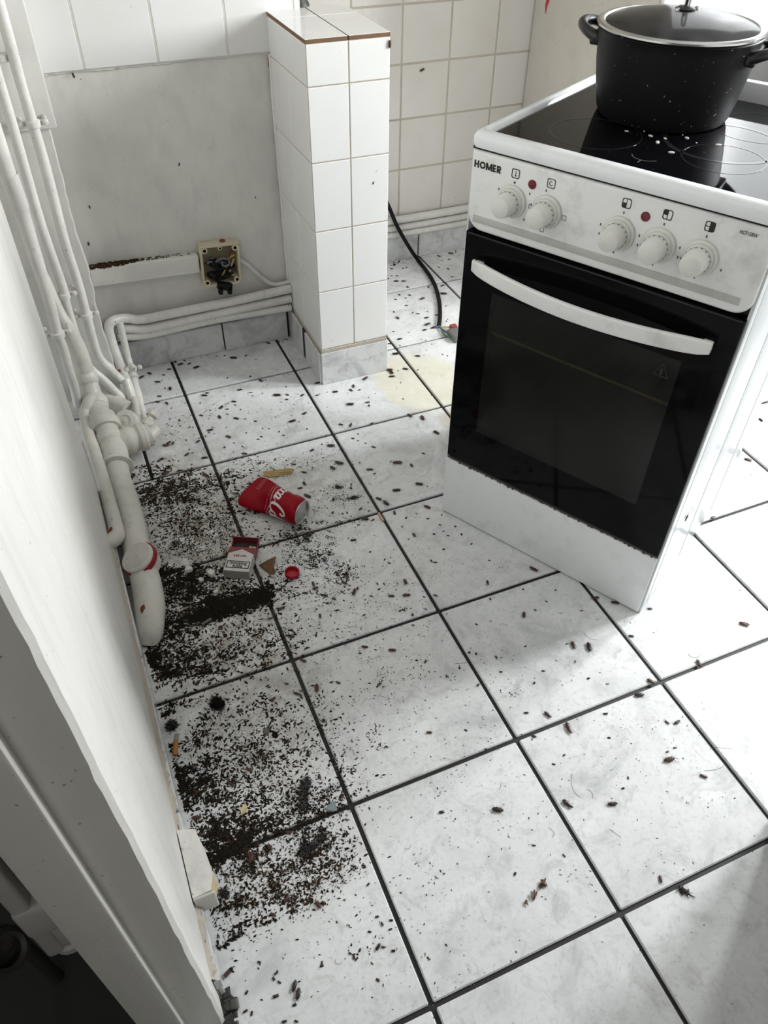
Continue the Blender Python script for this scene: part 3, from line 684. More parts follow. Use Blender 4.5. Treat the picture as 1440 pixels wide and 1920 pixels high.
# thin waste pipe beside it
E_ = [at(172, 742, 'z', .36), at(165, 757, 'z', .33), at(161, 775, 'z', .28), at(163, 800, 'z', .26), at(168, 822, 'z', .25), at(186, 877, 'z', .25), at(203, 937, 'z', .25), at(216, 985, 'z', .25), at(218, 1005, 'z', .24), at(207, 1016, 'z', .24), at(194, 1022, 'z', .24)]
wp_ = thing('waste_pipe', 'thin off-white waste pipe beside the drain pipe with an elbow into the partition', 'pipe', tuple(E_[5]))
pipe(wp_, 'tube', E_, [.045, .046, .048, .048, .048, .048, .047, .05, .056, .054, .05], M_drain, 14)
def patch(t, px, py, ax, val, r, size, elong=1.8, a=30, m=M_rust, name='rust_patch'):
    """flake of lost paint on the outside of a round pipe"""
    o = np.array([c/T for c in t.location]); c = np.array(at(px, py, ax, val)); d = CC-c; d /= np.linalg.norm(d)
    p = c+d*(r+.0005); P = []
    for k in range(11):
        an = 2*math.pi*k/11; q = size*random.uniform(.7, 1.15); P.append((math.cos(an)*q*elong, math.sin(an)*q))
    z = Vector(d); x = Vector((0, 0, 1)).cross(z).normalized(); M_ = frame(p-o, x, z.cross(x)) @ Matrix.Rotation(math.radians(a), 4, 'Z')
    g = G().prism(P, -.018, .002, X=M_); ob(name, g, m, t)
patch(wp_, 206, 998, 'z', .25, .050, .016, 2.2, 60); patch(wp_, 160, 768, 'z', .28, .048, .013, 1.6, 20); patch(wp_, 170, 832, 'z', .25, .048, .014, 1.8, 20, M_chipy, 'glue_patch'); patch(wp_, 172, 828, 'z', .25, .05, .006, 1.3, 20, M_soilb, 'mark')
patch(dp, 211, 852, 'z', .2, .10, .012, 2.2, 0); patch(dp, 268, 1143, 'z', .1, .085, .016, 2.2, 65); 
# run along the back wall: three pipes
def backpipe(P, label, r=.040):
    t = thing('back_wall_pipe', label, 'pipe', tuple(P[0])); pipe(t, 'tube', P, r); return t
y5 = 5.49
R1 = [at(x, y, 'y', y5) for x, y in ((545, 541), (435, 565), (321, 588), (264, 599), (240, 597))]+[at(222, 598, 'y', 5.46), at(208, 604, 'y', 5.43), at(204, 616, 'y', 5.42), at(209, 638, 'y', 5.40), at(219, 668, 'y', 5.34), at(231, 699, 'y', 5.22), at(240, 722, 'z', .16), at(247, 748, 'z', .10)]
t1 = backpipe(R1, 'uppermost of the three white pipes along the back wall turning down at its end'); patch(t1, 223, 695, 'z', .22, .04, .012, 1.4, 10)
R2 = [at(x, y, 'y', y5) for x, y in ((545, 559), (406, 588), (321, 607), (270, 617), (240, 616), (214, 618))]
backpipe(R2, 'middle one of the three white pipes along the back wall above the skirting')
R3 = [at(x, y, 'y', y5) for x, y in ((545, 576), (406, 599), (321, 618), (270, 629), (238, 631), (219, 632))]
backpipe(R3, 'lowest of the three white pipes resting on the back wall skirting', .036)
E2 = [at(224, 603, 'y', 5.43), at(233, 642, 'y', 5.40), at(240, 672, 'y', 5.36), at(246, 690, 'y', 5.30)]
fe = thing('feed_pipe', 'thin upright branch pipe with a small stop valve and a flexible tail to the floor', 'pipe', tuple(E2[-1]))
pipe(fe, 'tube', E2, .030); o_ = E2[-1]
q = [at(249, 705, 'z', .14), at(253, 722, 'z', .11), at(259, 742, 'z', .09), at(264, 762, 'z', .08), at(272, 785, 'z', .08), at(278, 800, 'z', .07)]
ob('flexible_tail', G().tube(rel([E2[-1]]+q, o_), [.034, .04, .034, .036, .03, .03, .03], 12, smooth=3), M_trunk, fe)
v_ = ob('stop_valve', G().lathe([(.02, -.06), (.045, -.05), (.045, -.02), (.034, -.01), (.034, .03), (.045, .035), (.045, .06), (.02, .065)], 8, along(rel([at(248, 698, 'z', .17)], o_)[0], np.array(q[1])-np.array(E2[-1]))), M_pipe, fe)
for dx, dz in ((.06, .03), (-.05, .03), (.0, .06)): ob('valve_screw', G().lathe([(.0, -.02), (.018, -.015), (.02, .01), (0, .022)], 10, along(np.array(rel([at(249, 693, 'z', .2)], o_)[0])+np.array([dx, -.03, dz]), (dx, -.4, dz))), M_pipe, v_)
F_ = [at(252, 748, 'z', .13), at(257, 772, 'z', .13), at(262, 795, 'z', .14), at(266, 815, 'z', .16)]
f2 = thing('feed_tube', 'speckled grey thin tube beside the branch pipe ending at the capped spigot', 'pipe', tuple(F_[-1]))
pipe(f2, 'tube', F_, .028, M_drain)
ob('end_valve', G().lathe([(.02, 0), (.05, .01), (.05, .06), (.03, .07), (.03, .10), (.05, .105), (.05, .14), (0, .145)], 8, along(rel([at(272, 800, 'z', .12)], F_[-1])[0], (.5, .5, .25))), M_drain, f2)
# alcove pipes
for z, r, lb in ((.47, .042, 'upper white pipe along the alcove wall behind the pillar'), (.385, .036, 'middle white pipe along the alcove wall behind the pillar'), (.31, .036, 'lower white pipe resting on the alcove skirting behind the pillar')):
    P = [(1.80, 6.62, z), (2.4, 6.615, z+.004), (3.1, 6.62, z-.004), (4.05, 6.62, z)]
    t = thing('alcove_pipe', lb, 'pipe', P[0]); pipe(t, 'tube', P, r)

# cable trunking and junction box on the back wall
tk = thing('cable_trunking', 'white painted cable trunking on the back wall with grime along its top', 'trunking', (-.50, 5.585, .864), (0, math.radians(2.5), 0))
ob('cover', G().bev(0, .885, -.085, 0, 0, .155, .012, 3), M_trunk, tk)
g = G()
for k in range(300):
    x = random.triangular(0, .86, .05); h_ = random.uniform(.003, .010)*(1.3 if x < .4 else .7); X = TR((x, -random.uniform(.002, .085 if x < .3 else .05), .155)) @ Matrix.Rotation(random.uniform(0, 3), 4, 'Z')
    g.bev(-h_*1.8, h_*1.8, -h_*.4, h_*.4, -.002, h_*.6, .001, 1, m=random.choice((0, 0, 1)), X=X)
ob('grime', g, [M_rustb, M_soilb], tk, kind='stuff', ang=0)
jb = thing('junction_box', 'open cream plastic junction box with tangled black wires on the back wall', 'junction box', (.385, 5.585, .70), (0, math.radians(3.2), 0))
bw, bh, bd_ = .335, .365, .115
g = G(); t_ = .018
for a in ((0, bw, 0, t_), (0, bw, bh-t_, bh), (0, t_, t_, bh-t_), (bw-t_, bw, t_, bh-t_)): g.bev(a[0], a[1], -bd_, 0, a[2], a[3], .005, 2)
bx = ob('shell', g, M_cream, jb); ob('back_plate', G().box(.01, bw-.01, -.012, -.002, .01, bh-.01), M_boxin, jb)
for (x, z) in ((.038, .04), (bw-.038, .04), (.038, bh-.04), (bw-.038, bh-.04), (bw*.5, bh-.032)):
    r = .026 if abs(x-bw*.5) > .01 else .017; X = along((x, 0, z), (0, -1, 0))
    ob('screw_post', G().lathe([(r, .01), (r, bd_-.002), (r*.55, bd_-.001), (r*.5, bd_-.02), (0, bd_-.02)], 16, X, m=[0, 0, 1, 1]), [M_cream, M_dark], jb)
ob('rust_knob', G().lathe([(.026, 0), (.022, .012), (0, .018)], 12, TR((bw*.62, -.05, bh))), M_rust, jb)
def wire(P, r, m, nm='wire'): ob(nm, G().tube(P, r, 7, smooth=5), m, jb)
random.seed(21)
for k in range(9):
    c = np.array([random.uniform(.10, .24), -.07, random.uniform(.08, .2)]); P = []
    for s_ in range(6): P.append(c+np.array([random.uniform(-.09, .09), random.uniform(-.045, .03), random.uniform(-.07, .06)]))
    P = [np.clip(p, (.045, -.13, .03), (bw-.045, -.025, .22)) for p in P]
    wire(P, .0095, (M_wblack, M_wblack, M_wblack, M_wblack, M_wgrey)[k % 5])
wire([(.10, -.05, .14), (.14, -.08, .21), (.19, -.09, .235), (.24, -.085, .21), (.235, -.09, .17), (.19, -.09, .165), (.185, -.08, .20), (.21, -.07, .215)], .012, M_wgrey)
wire([(bw-.03, -.06, .24), (.25, -.07, .22), (.22, -.08, .15), (.17, -.10, .08)], .008, M_wyel); wire([(bw-.03, -.06, .28), (.26, -.06, .26), (.25, -.08, .18)], .008, M_rust)
wire([(bw-.04, -.05, .2), (.27, -.07, .16), (.24, -.09, .10), (.28, -.08, .07)], .008, M_chipy)
c_ = ob('connector_block', G().bev(.11, .24, -.15, -.09, .01, .075, .012, 2, X=Matrix.Rotation(.25, 4, 'Y')), M_wblack, jb)
for x in (.125, .205): ob('connector_prong', G().bev(x, x+.038, -.15, -.105, -.055, .03, .01, 2, X=Matrix.Rotation(.1, 4, 'Y')), M_wblack, c_)
wc = [at(444, 485, 'y', 5.55), at(462, 495, 'y', 5.55), at(480, 511, 'y', 5.55), at(500, 527, 'y', 5.55), at(512, 533, 'y', 5.54), at(528, 532, 'y', 5.53), at(545, 527, 'y', 5.53)]
wcx = thing('white_cable', 'white cable drooping from the junction box to the pillar', 'cable', tuple(wc[0])); pipe(wcx, 'tube', wc, .019, M_pipe, 8)
bc = [np.array([2.52, 6.58, .80]), at(731, 392, 'y', 6.56), at(745, 425, 'y', 6.54), at(768, 465, 'y', 6.5), at(784, 488, 'z', .03), at(801, 510, 'z', .02), at(815, 534, 'z', .02), at(823, 562, 'z', .02), at(825, 590, 'z', .02), at(823, 611, 'z', .02)]
bcx = thing('power_cable', 'black mains cable hanging out from behind the pillar onto the floor', 'cable', tuple(bc[-1])); pipe(bcx, 'sheath', bc, .021, M_wblack, 10)
for px, py, mm in ((838, 613, M_wyel), (836, 622, M_wblue), (833, 628, M_wgreen)):
    pipe(bcx, 'wire', [bc[-1], at(828, 613+(py-613)*.4, 'z', .02), at(px, py, 'z', .02), at(px+12, py+2+(py-613)*.2, 'z', .03)], .007, mm, 6)
pipe(bcx, 'wire', [bc[-1], at(819, 613, 'z', .02), at(817, 611, 'z', .02)], .007, M_wblue, 6)
cn_ = thing('plug_connector', 'grey cable connector with a red end beside the cooker', 'connector', tuple(fl(845, 630)))
ob('housing', G().bev(-.03, .16, -.14, .03, 0, .07, .015, 2), M_conn, cn_); ob('red_end', G().bev(.02, .09, .035, .09, .01, .075, .012, 2), M_wred, cn_)

# ------------------------------------------------------------------ hall radiator and the wooden block
rd = thing('column_radiator', 'old grey cast iron column radiator beyond the partition in the dark hall', 'radiator', (-1.345, .66, .36))
for k in range(4):
    y = k*.20; g = G()
    for xa, xb in ((-.088, -.018), (.042, .092)): g.bev(xa, xb, y, y+.185, .10, 2.3, .016, 3)
    g.bev(-.095, .095, y-.012, y+.16, .34, .58, .03, 3).bev(-.095, .095, y+.005, y+.145, 1.9, 2.34, .03, 3).bev(-.085, .085, y+.01, y+.14, .12, .40, .04, 3)
    ob('section', g, M_rad, rd)
ob('section_plug', G().lathe([(.062, 0), (.078, -.012), (.078, -.05), (.058, -.062), (.055, -.10), (.035, -.115), (0, -.12)][::-1], 20, TR((-.0, .07, .13))), M_rad, rd)
g = G(); Xv = along((-.19, .0, .33), (.55, -.5, .55))
g.lathe([(.075, -.05), (.085, -.04), (.085, .03), (.072, .04), (.055, .03), (.055, -.02), (0, -.03)], 40, Xv)
vv = ob('valve_wheel', g, M_iron, rd)
for k in range(36):
    a = 2*math.pi*k/36; vv_ = G().box(.083, .090, -.004, .004, -.035, .028, X=Xv @ Matrix.Rotation(a, 4, 'Z')); 
    if k == 0: vg = G()
    vg.add(vv_.V, vv_.F)
ob('knurling', vg, M_iron, vv, kind='stuff'); ob('valve_tail', G().tube([(-.19, .03, .30), (-.17, .08, .10), (-.17, .10, -.36)], .03, 12), M_iron, rd)
wb = thing('wooden_block', 'chunky white-painted wooden block with a raw pale edge fixed low on the partition end', 'block', (-.855, .73, .145))
g = G(); P = [(0, 0), (.085, .005), (.110, .075), (.100, .20), (.078, .31), (.0, .335)]
g.prism(P, 0, .160, ms=[0, 0, 1]); 
b_ = ob('painted_body', g, [M_blockw, M_wood], wb, ang=20)
ob('end_face', G().bev(0, .098, -.012, .002, .002, .160, .004, 1), M_jamb, wb)
# ------------------------------------------------------------------ litter on the floor
def ang(px, py, a):
    """heading on the floor of image direction a (degrees, clockwise from image right)"""
    d = fl(px+4*math.cos(math.radians(a)), py+4*math.sin(math.radians(a)))-fl(px, py); return math.atan2(d[1], d[0])
# crushed drink can
L_, RCAN = .48, .104
c1 = Vector(tuple(fl(563, 960, .10))); ax_ = Vector((.62, -.785, 0)).normalized(); c0 = c1-ax_*(L_-.02)
can = thing('drink_can', 'crushed red drink can with white script lying on the dirty floor tile', 'can', (c0.x, c0.y, 0), (0, 0, math.atan2(ax_.y, ax_.x)))
def sst(a, b, x):
    t = min(max((x-a)/(b-a), 0), 1); return t*t*(3-2*t)
NF = (0, -math.sin(math.radians(38)), math.cos(math.radians(38)))
def crush(p, lift=0):
    """flatten the closed end of the can against its upper near side"""
    x, y, z = p; c = 1-sst(.06, .33, x); n = Vector((0, NF[1], NF[2])); q = Vector((0, y, z)); s_ = Vector((0, n.z, -n.y))
    an, bn = q.dot(n), q.dot(s_)
    dent = .018*math.sin(9*x+22*bn)*c + .045*math.exp(-((x-.20)/.05)**2-((bn+.06)/.07)**2)*(1 if an > 0 else 0)
    an = an*(1-.66*c)-dent*(1 if an > -.02 else 0); bn = bn*(1+.24*c)
    x2 = x + c*(.10*bn/.1*.45 if c > 0 else 0)*.6
    q = n*an+s_*bn; return Vector((x2, q.y, q.z+RCAN*(1+.06*c)))
CR = lambda x, ph, r=RCAN: (x, -r*math.sin(ph), r*math.cos(ph))          # ph 0 is the top, growing towards the near side
prof = [(.0, .0), (.070, .004), (.082, .0), (.090, .004), (.104, .035)]+[(.104, x) for x in np.linspace(.06, .43, 30)]+[(.101, .445), (.090, .466), (.086, .470)]
g = G(); n = 56; V = []
for r, x in prof: V += [crush(CR(x, 2*math.pi*k/n, max(r, 1e-4))) for k in range(n)]
mz = min(v.z for v in V); V = [Vector((v.x, v.y, v.z-mz)) if v.x < .1 else v for v in V]
g.add(V, [(i*n+k, (i+1)*n+k, (i+1)*n+(k+1) % n, i*n+(k+1) % n) for i in range(len(prof)-1) for k in range(n)])
body = ob('can_body', g, M_can, can, ang=60)
X = TR((0, 0, RCAN)) @ Matrix.Rotation(math.radians(90), 4, 'Y')
ob('can_top', G().lathe([(.086, .466), (.091, .474), (.091, .480), (.086, .480), (.081, .474), (.080, .458), (.074, .456), (.070, .462), (0, .462)], 48, X), M_alu, can)
g = G().lathe([(.0, 0), (.022, 0), (.022, .004), (0, .004)], 20, TR((.4625, .0, RCAN+.004)) @ Matrix.Rotation(math.radians(90), 4, 'Y'), sx=1.5, sy=1)
ob('ring_pull', g, M_steel, can)
ob('mouth_hole', G().lathe([(.0, 0), (.028, 0), (.028, .003), (0, .003)], 20, TR((.4622, .022, RCAN-.038)) @ Matrix.Rotation(math.radians(90), 4, 'Y'), sx=1, sy=1.2), M_dark, can)
# white script on the can: strokes (s across the reading direction, t letter height), drawn round the can
def stroke(g, P, w):
    P = [Vector((a, b, 0)) for a, b in P]; P, R = spline(P, [w]*len(P), 5); V = []; n = len(P)
    for i, p in enumerate(P):
        t = (P[min(i+1, n-1)]-P[max(i-1, 0)]).normalized(); nn = Vector((-t.y, t.x, 0)); ww = w*(.45+.9*abs(t.y))*(1 if 0 < i < n-1 else .5)
        for s_ in (-1, 1):
            q = p+nn*ww*s_; x = .262+q.y; ph = q.x/RCAN; v = crush(CR(x, ph, RCAN+.0012)); V.append(v)
    g.add(V, [(2*i, 2*i+1, 2*i+3, 2*i+2) for i in range(n-1)])
def let(g, ch, s, k=1.0, w=.0058):
    q = lambda P: [(s+(a+.22*b)*k*.05, b*k*.06) for a, b in P]
    if ch == 'C':
        stroke(g, q([(1.15, 1.75), (.75, 2.2), (.2, 1.9), (-.15, .9), (.1, .05), (.7, .05), (1.2, .5)]), w*1.25); stroke(g, q([(1.15, 1.75), (.95, 1.55), (.85, 1.8)]), w)
    if ch == 'o': stroke(g, q([(.4, .95), (.05, .75), (.05, .2), (.4, 0), (.7, .3), (.65, .8), (.4, .95), (.2, .8)]), w); stroke(g, q([(.5, .95), (.75, .8), (1.0, .9)]), w*.6)
    if ch == 'c': stroke(g, q([(.65, .75), (.4, .95), (.05, .65), (.1, .15), (.45, 0), (.8, .3)]), w)
    if ch == 'a': stroke(g, q([(.65, .8), (.3, .95), (.02, .5), (.2, .02), (.6, .4), (.68, .95)]), w); stroke(g, q([(.68, .95), (.62, .2), (.75, 0), (1.0, .3)]), w*.9)
    if ch == 'l': stroke(g, q([(.0, .3), (.4, 1.3), (.35, 2.1), (.15, 1.9), (.12, .5), (.3, 0), (.6, .3)]), w)
    if ch == '-': stroke(g, q([(0, .45), (.5, .5)]), w)
g = G()
for ch, s in (('C', -.135), ('o', -.075), ('c', -.035), ('a', .002), ('-', .048), ('C', .085), ('o', .145), ('l', .185), ('a', .21)): let(g, ch, s)
stroke(g, [(.10, -.012), (.02, -.03), (-.06, -.034), (-.14, -.022), (-.20, -.03)], .0035); stroke(g, [(.088, .01), (.14, -.03), (.20, -.028)], .004)
ob('script_lettering', g, M_canw, can, ang=0)
g = G()
for k in range(9):
    for r_ in range(3): stroke(g, [(-.05+k*.011, -.20+r_*.012), (-.044+k*.011, -.20+r_*.012)], .0018)
stroke(g, [(-.09, -.052), (.02, -.062), (.16, -.058)], .0018)
ob('small_print', g, M_canw, can, kind='stuff', ang=0)

# cigarette packet
o = fl(420, 1083); ux = Vector(tuple(fl(475, 1087)-o)); ux.z = 0; ux.normalize(); uy = Vector((-ux.y, ux.x, 0))
pk = thing('cigarette_packet', 'open red and white cigarette packet lying on its back beside the soil', 'packet', tuple(o), (0, 0, math.atan2(ux.y, ux.x)))
w_, l_, h_ = .180, .225, .072
ob('carton', G().bev(0, w_, 0, l_, 0, .006, .002, 1).bev(0, .006, 0, l_, 0, h_, .002, 1).bev(w_-.006, w_, 0, l_, 0, h_, .002, 1).bev(0, w_, 0, .006, 0, h_, .002, 1).bev(0, w_, 0, l_-.005, h_-.006, h_, .002, 1), M_packw, pk)
z = h_
ob('red_chevron', G().prism([(.001, .222), (.001, .162), (.09, .205), (w_-.001, .162), (w_-.001, .222)], z-.001, z+.0012), M_packr, pk)
ob('side_panel', G().box(w_-.0005, w_+.0012, .16, .222, .002, h_-.002), M_packr, pk)
ob('grey_end', G().box(.003, w_-.003, -.0012, .0005, .004, h_-.004), M_packg, pk)
ob('warning_border', G().box(.012, .168, .030, .036, z, z+.0012).box(.012, .168, .088, .094, z, z+.0012).box(.012, .018, .03, .094, z, z+.0012).box(.162, .168, .03, .094, z, z+.0012), M_ink, pk)
text('warning_lettering', 'Smoking', .036, frame((.09, .075, z), (1, 0, 0), (0, 1, 0)), M_ink, pk, .115, .0006); text('warning_lettering', 'kills', .036, frame((.09, .049, z), (1, 0, 0), (0, 1, 0)), M_ink, pk, .065, .0006)
g = G()
for k in range(7): g.box(.045+k*.013, .054+k*.013, .135, .145+(k % 3)*.004, z, z+.001)
ob('faded_print', g, M_packr, pk, kind='stuff')
ob('inner_foil', G().box(.008, w_-.008, .02, .215, .008, .030), M_foil, pk)
ob('cigarette', G().tube([(.135, .10, .052), (.137, .245, .054)], .0125, 12), M_filter, pk)
ob('cigarette', G().tube([(.155, .12, .032), (.158, .262, .034)], .0125, 12), M_plaster, pk)
lidm = Matrix.Translation((0, l_+.004, 0)) @ Matrix.Rotation(math.radians(10), 4, 'X')
g = G().bev(0, w_, 0, .092, 0, .006, .002, 1, X=lidm).bev(0, .006, .0, .092, 0, .05, .002, 1, X=lidm).bev(w_-.006, w_, 0, .092, 0, .05, .002, 1, X=lidm).bev(0, w_, .086, .092, 0, .075, .002, 1, X=lidm)
ob('flip_lid', g, M_packr, pk)
ob('lid_lining', G().box(.008, w_-.008, .004, .084, .006, .008, X=lidm), M_foil, pk)

p = fl(548, 1078)
bc_ = thing('bottle_cap', 'bright red plastic bottle cap lying open side up on the tile', 'bottle cap', tuple(p))
ob('shell', G().lathe([(0, .003), (.044, .003), (.046, .006), (.0475, .036), (.045, .038), (.0425, .036), (.041, .010), (0, .009)], 40), M_capp, bc_)
g = G()
for k in range(40): g.box(.047, .0495, -.0018, .0018, .006, .036, X=Matrix.Rotation(2*math.pi*k/40, 4, 'Z'))
ob('ribs', g, M_capp, bc_, kind='stuff')
o = fl(497, 896); x_ = Vector(tuple(fl(542, 892)-o)).normalized()
X = frame(o, x_, (-x_.y, x_.x, 0))
wr = thing('wrapper_strip', 'torn brownish yellow printed wrapper strip on the tile above the can', 'wrapper', tuple(o), (0, 0, math.atan2(x_.y, x_.x)))
ob('strip', G().prism([(-.012, .065), (.0, .01), (.05, -.004), (.12, .0), (.125, .012), (.165, .008), (.21, .02), (.215, .05), (.23, .06), (.2, .075), (.10, .072), (.03, .066)], .002, .007, X=Matrix.Rotation(.06, 4, 'X')), M_paper, wr)
g = G()
for k in range(8): g.box(.11+.011*k, .117+.011*k, .028, .031+.006*(k % 2), .0085, .010)
g.box(.02, .09, .05, .052, .0085, .010).box(.05, .056, .025, .032, .008, .010); ob('faint_print', g, M_leaf, wr, kind='stuff')
o = fl(485, 1060); x_ = Vector(tuple(fl(517, 1072)-o)).normalized()
lf = thing('brown_leaf', 'folded brown scrap like a dry leaf beside the cigarette packet', 'scrap', tuple(o), (0, 0, math.atan2(x_.y, x_.x)))
ob('blade', G().add([(0, .0, .004), (.05, .09, .01), (.085, .10, .03), (.10, .03, .012), (.15, -.02, .022), (.12, -.04, .004), (.05, -.02, .03), (.06, .03, .035)], [(0, 6, 7, 1), (1, 7, 2), (7, 3, 2), (6, 3, 7), (6, 5, 3), (5, 4, 3), (0, 5, 6)]).add([(0, .0, .0), (.05, .09, .0), (.10, .03, .0), (.12, -.04, 0)], [(0, 3, 2, 1)]), M_leaf, lf, ang=15)
def rod(name, label, cat, p0, p1, r, m, tip=None, tm=None):
    a = Vector(tuple(fl(*p0, r))); b = Vector(tuple(fl(*p1, r))); t = thing(name, label, cat, (a.x, a.y, 0)); rr_ = [(0, 0, r), (b.x-a.x, b.y-a.y, r)]
    d = b-a; c = a+d*(tip or 1)-a
    ob('tube', G().tube([(0, 0, r), (c.x, c.y, r)], r, 12), m, t)
    if tip: ob('burnt_end', G().tube([(c.x, c.y, r), (d.x*1.0, d.y, r*.9)], [r*.97, r*.8], 12), tm, t)
    return t
rod('cigarette_butt', 'orange cigarette butt with a grey burnt end against the partition skirting', 'cigarette butt', (328, 1416), (331, 1376), .0135, M_butt, .68, M_ash)
rod('metal_ferrule', 'small pale copper ferrule on the crossing of two grout lines', 'ferrule', (710, 962), (719, 977), .0095, M_copper)
rod('purple_stick', 'purple-brown stick with a dark tip leaning near the broken skirting end', 'stick', (421, 1831), (435, 1815), .0095, M_stick, .72, M_soil)
rod('grey_stub', 'grey stub lying in the black soil patch', 'stub', (378, 1171), (396, 1160), .009, M_gcrumb)
def chip(name, label, cat, px, py, s_, m, poly=None, h=.006, a=0):
    p = fl(px, py); P = poly or [(math.cos(t)*random.uniform(.7, 1.1), math.sin(t)*random.uniform(.7, 1.1)) for t in np.linspace(0, 2*math.pi, 8)[:-1]]
    g = G().prism([(x*s_, y*s_) for x, y in P], 0, h); k = len(P)
    for q in range(k, 2*k): v = g.V[q]; g.V[q] = (v[0]*.82, v[1]*.82, v[2]+random.uniform(-.3, .4)*h)
    o = ob(name, g, m, loc=(p[0], p[1], .0005), rot=(0, 0, a), ang=20); tag(o, label, cat); return o
chip('yellow_chip', 'pale yellow crumb of food on the speckled tile', 'chip', 456, 1519, .026, M_chipy, [(-.5, 1.2), (.2, .6), (.5, -.6), (.1, -1.3), (-.5, -.4)], .014, 2.2)
chip('paper_scrap', 'grey-blue paper scrap beside the grout crossing', 'scrap', 623, 1515, .034, M_chipg, [(-1.0, .8), (.9, .75), (1.0, .2), (.2, -.9), (-.4, -.5)], .004, .5)
for px, py, s_, lb in ((377, 1088, .022, 'rounded white plaster crumb on the black soil below the packet'), (397, 1077, .034, 'larger white plaster flake touching the lower corner of the packet'), (354, 1070, .034, 'flat white plaster flake on the grout line in the soil'), (404, 1111, .016, 'tiny white plaster crumb between the soil patches')):
    chip('plaster_crumb', lb, 'crumb', px, py, s_, M_plaster, None, s_*.7)
for px, py, s_, lb in ((499, 1372, .026, 'dark grey flake on the speckled tile beyond the yellow crumb'), (516, 1379, .022, 'curled black flake next to the dark grey flake')):
    chip('dark_flake', lb, 'flake', px, py, s_, M_gcrumb if px < 510 else M_soil, None, .012)

# fluffy dust clumps
def fluff(px, py, lx, ly, a, label, n=420, dens=(M_dust, M_soil), hgt=.03):
    p = fl(px, py); t = thing('dust_clump', label, 'dust clump', tuple(p), (0, 0, ang(px, py, a))); g = G()
    for k in range(n):
        x = random.gauss(0, .36)*lx; y = random.gauss(0, .36)*ly; z = random.uniform(0, hgt)*max(0, 1-(x/lx)**2-(y/ly)**2)+.001
        d = Vector((random.gauss(0, 1), random.gauss(0, 1), random.gauss(0, .3))).normalized()*random.uniform(.012, .03); e = d.orthogonal().normalized()*.0016
        q = Vector((x, y, z)); q1 = q+d; q1.z = abs(q1.z)*.7+.001; mid = (q+q1)/2+Vector((random.gauss(0, .005), random.gauss(0, .005), .002))
        g.add([q-e, q+e, mid+e, mid-e, q1], [(0, 1, 2, 3), (3, 2, 4)], 0 if random.random() < .6 else 1)
    o = ob('fibres', g, list(dens), t, ang=0); o['kind'] = 'stuff'; return t
fluff(573, 1474, .055, .022, -75, 'dark grey dust clump on the speckled tile before the grout line', 700)
fluff(568, 1500, .07, .015, -80, 'thin trailing wisp of grey dust below the dark dust clump', 260)
fluff(577, 1592, .060, .022, -30, 'elongated dark grey dust clump just below the grout line', 700)
fluff(602, 1572, .025, .018, -45, 'small dust tuft at the end of the elongated dust clump', 220)
fluff(664, 934, .055, .02, -10, 'flat grey fluff on the tile beyond the can', 150, hgt=.01)
fluff(634, 914, .045, .025, 0, 'thin smear of fluff between the can and the grout line', 90, hgt=.008)
fluff(420, 1676, .026, .018, 30, 'dark dust tuft against the wooden block end', 260)
fluff(1282, 1672, .045, .012, 35, 'grey dust wisp under the front grout line', 160, hgt=.012)
fluff(322, 1362, .032, .036, 0, 'round black dust clump against the partition skirting', 700, (M_soil, M_dust))
fluff(408, 1320, .055, .040, 50, 'spiky black clump of fibres and soil under the grout line', 1200, (M_soil, M_soilb), .035)

# loose soil, droppings and crumbs: nobody could count these
DENS = .78
SC = [M_soil, M_soilb, M_rustb, M_gcrumb]
def inside(x, y):
    if x < -.815 and y < 4: return False
    if PX0-.03 < x < PX1 and y > PY0-.03: return False
    if y > 5.54 and x < 1.2: return False
    if y > 6.62 or x < -.82: return False
    sx, sy = x-1.437, y-2.8506; u = .48597*sx-.87397*sy; v = .87397*sx+.48597*sy
    return not (-.01 < u < 1.58 and -.02 < v < 1.52)
def scatter(name, label, spec, seed):
    """spec: (px, py, spread x, spread y, heading, count, smallest, largest, colour weights)"""
    rs = random.Random(seed); V = []; F = []; M_ = []
    for (px, py, sx, sy, a, n, s0, s1, wt) in spec:
        c = fl(px, py); h_ = ang(px, py, a); ca, sa = math.cos(h_), math.sin(h_)
        n = int(n*(1 if wt[0] > 11 else DENS)); subs = [(rs.gauss(0, sx), rs.gauss(0, sy)) for _ in range(max(3, n//45))]
        for k in range(n):
            if rs.random() < .42:
                q = rs.choice(subs); e, f_ = q[0]+rs.gauss(0, sx*.14), q[1]+rs.gauss(0, sy*.14)
            else: e, f_ = rs.gauss(0, sx), rs.gauss(0, sy)
            x, y = c[0]+ca*e-sa*f_, c[1]+sa*e+ca*f_
            if not inside(x, y): continue
            r = .80*(s0+(s1-s0)*rs.random()**2.6); el = rs.uniform(1, 2.6); th = rs.uniform(0, 6.3); ct, st_ = math.cos(th), math.sin(th); o = len(V); hh = r*rs.uniform(.35, .8)
            for (ex, ey) in ((el, .1), (.2, .8), (-el, -.15), (-.1, -.85)):
                ex *= r*rs.uniform(.7, 1.1); ey *= r*rs.uniform(.7, 1.1); V.append((x+ct*ex-st_*ey, y+st_*ex+ct*ey, .0006))
            V.append((x, y, .0006+hh)); F += [(o, o+1, o+4), (o+1, o+2, o+4), (o+2, o+3, o+4), (o+3, o, o+4)]; m_ = rs.choices(range(4), wt)[0]; M_ += [m_]*4
    g = G(); g.V = V; g.F = F; g.M = M_
    o = ob(name, g, SC, ang=0, kind='stuff'); tag(o, label, 'dirt'); return o
BK, BR, MX, FN = (9, 2, 1, 0), (3, 4, 4, 1), (6, 3, 2, 1), (6, 1, 1, 2)
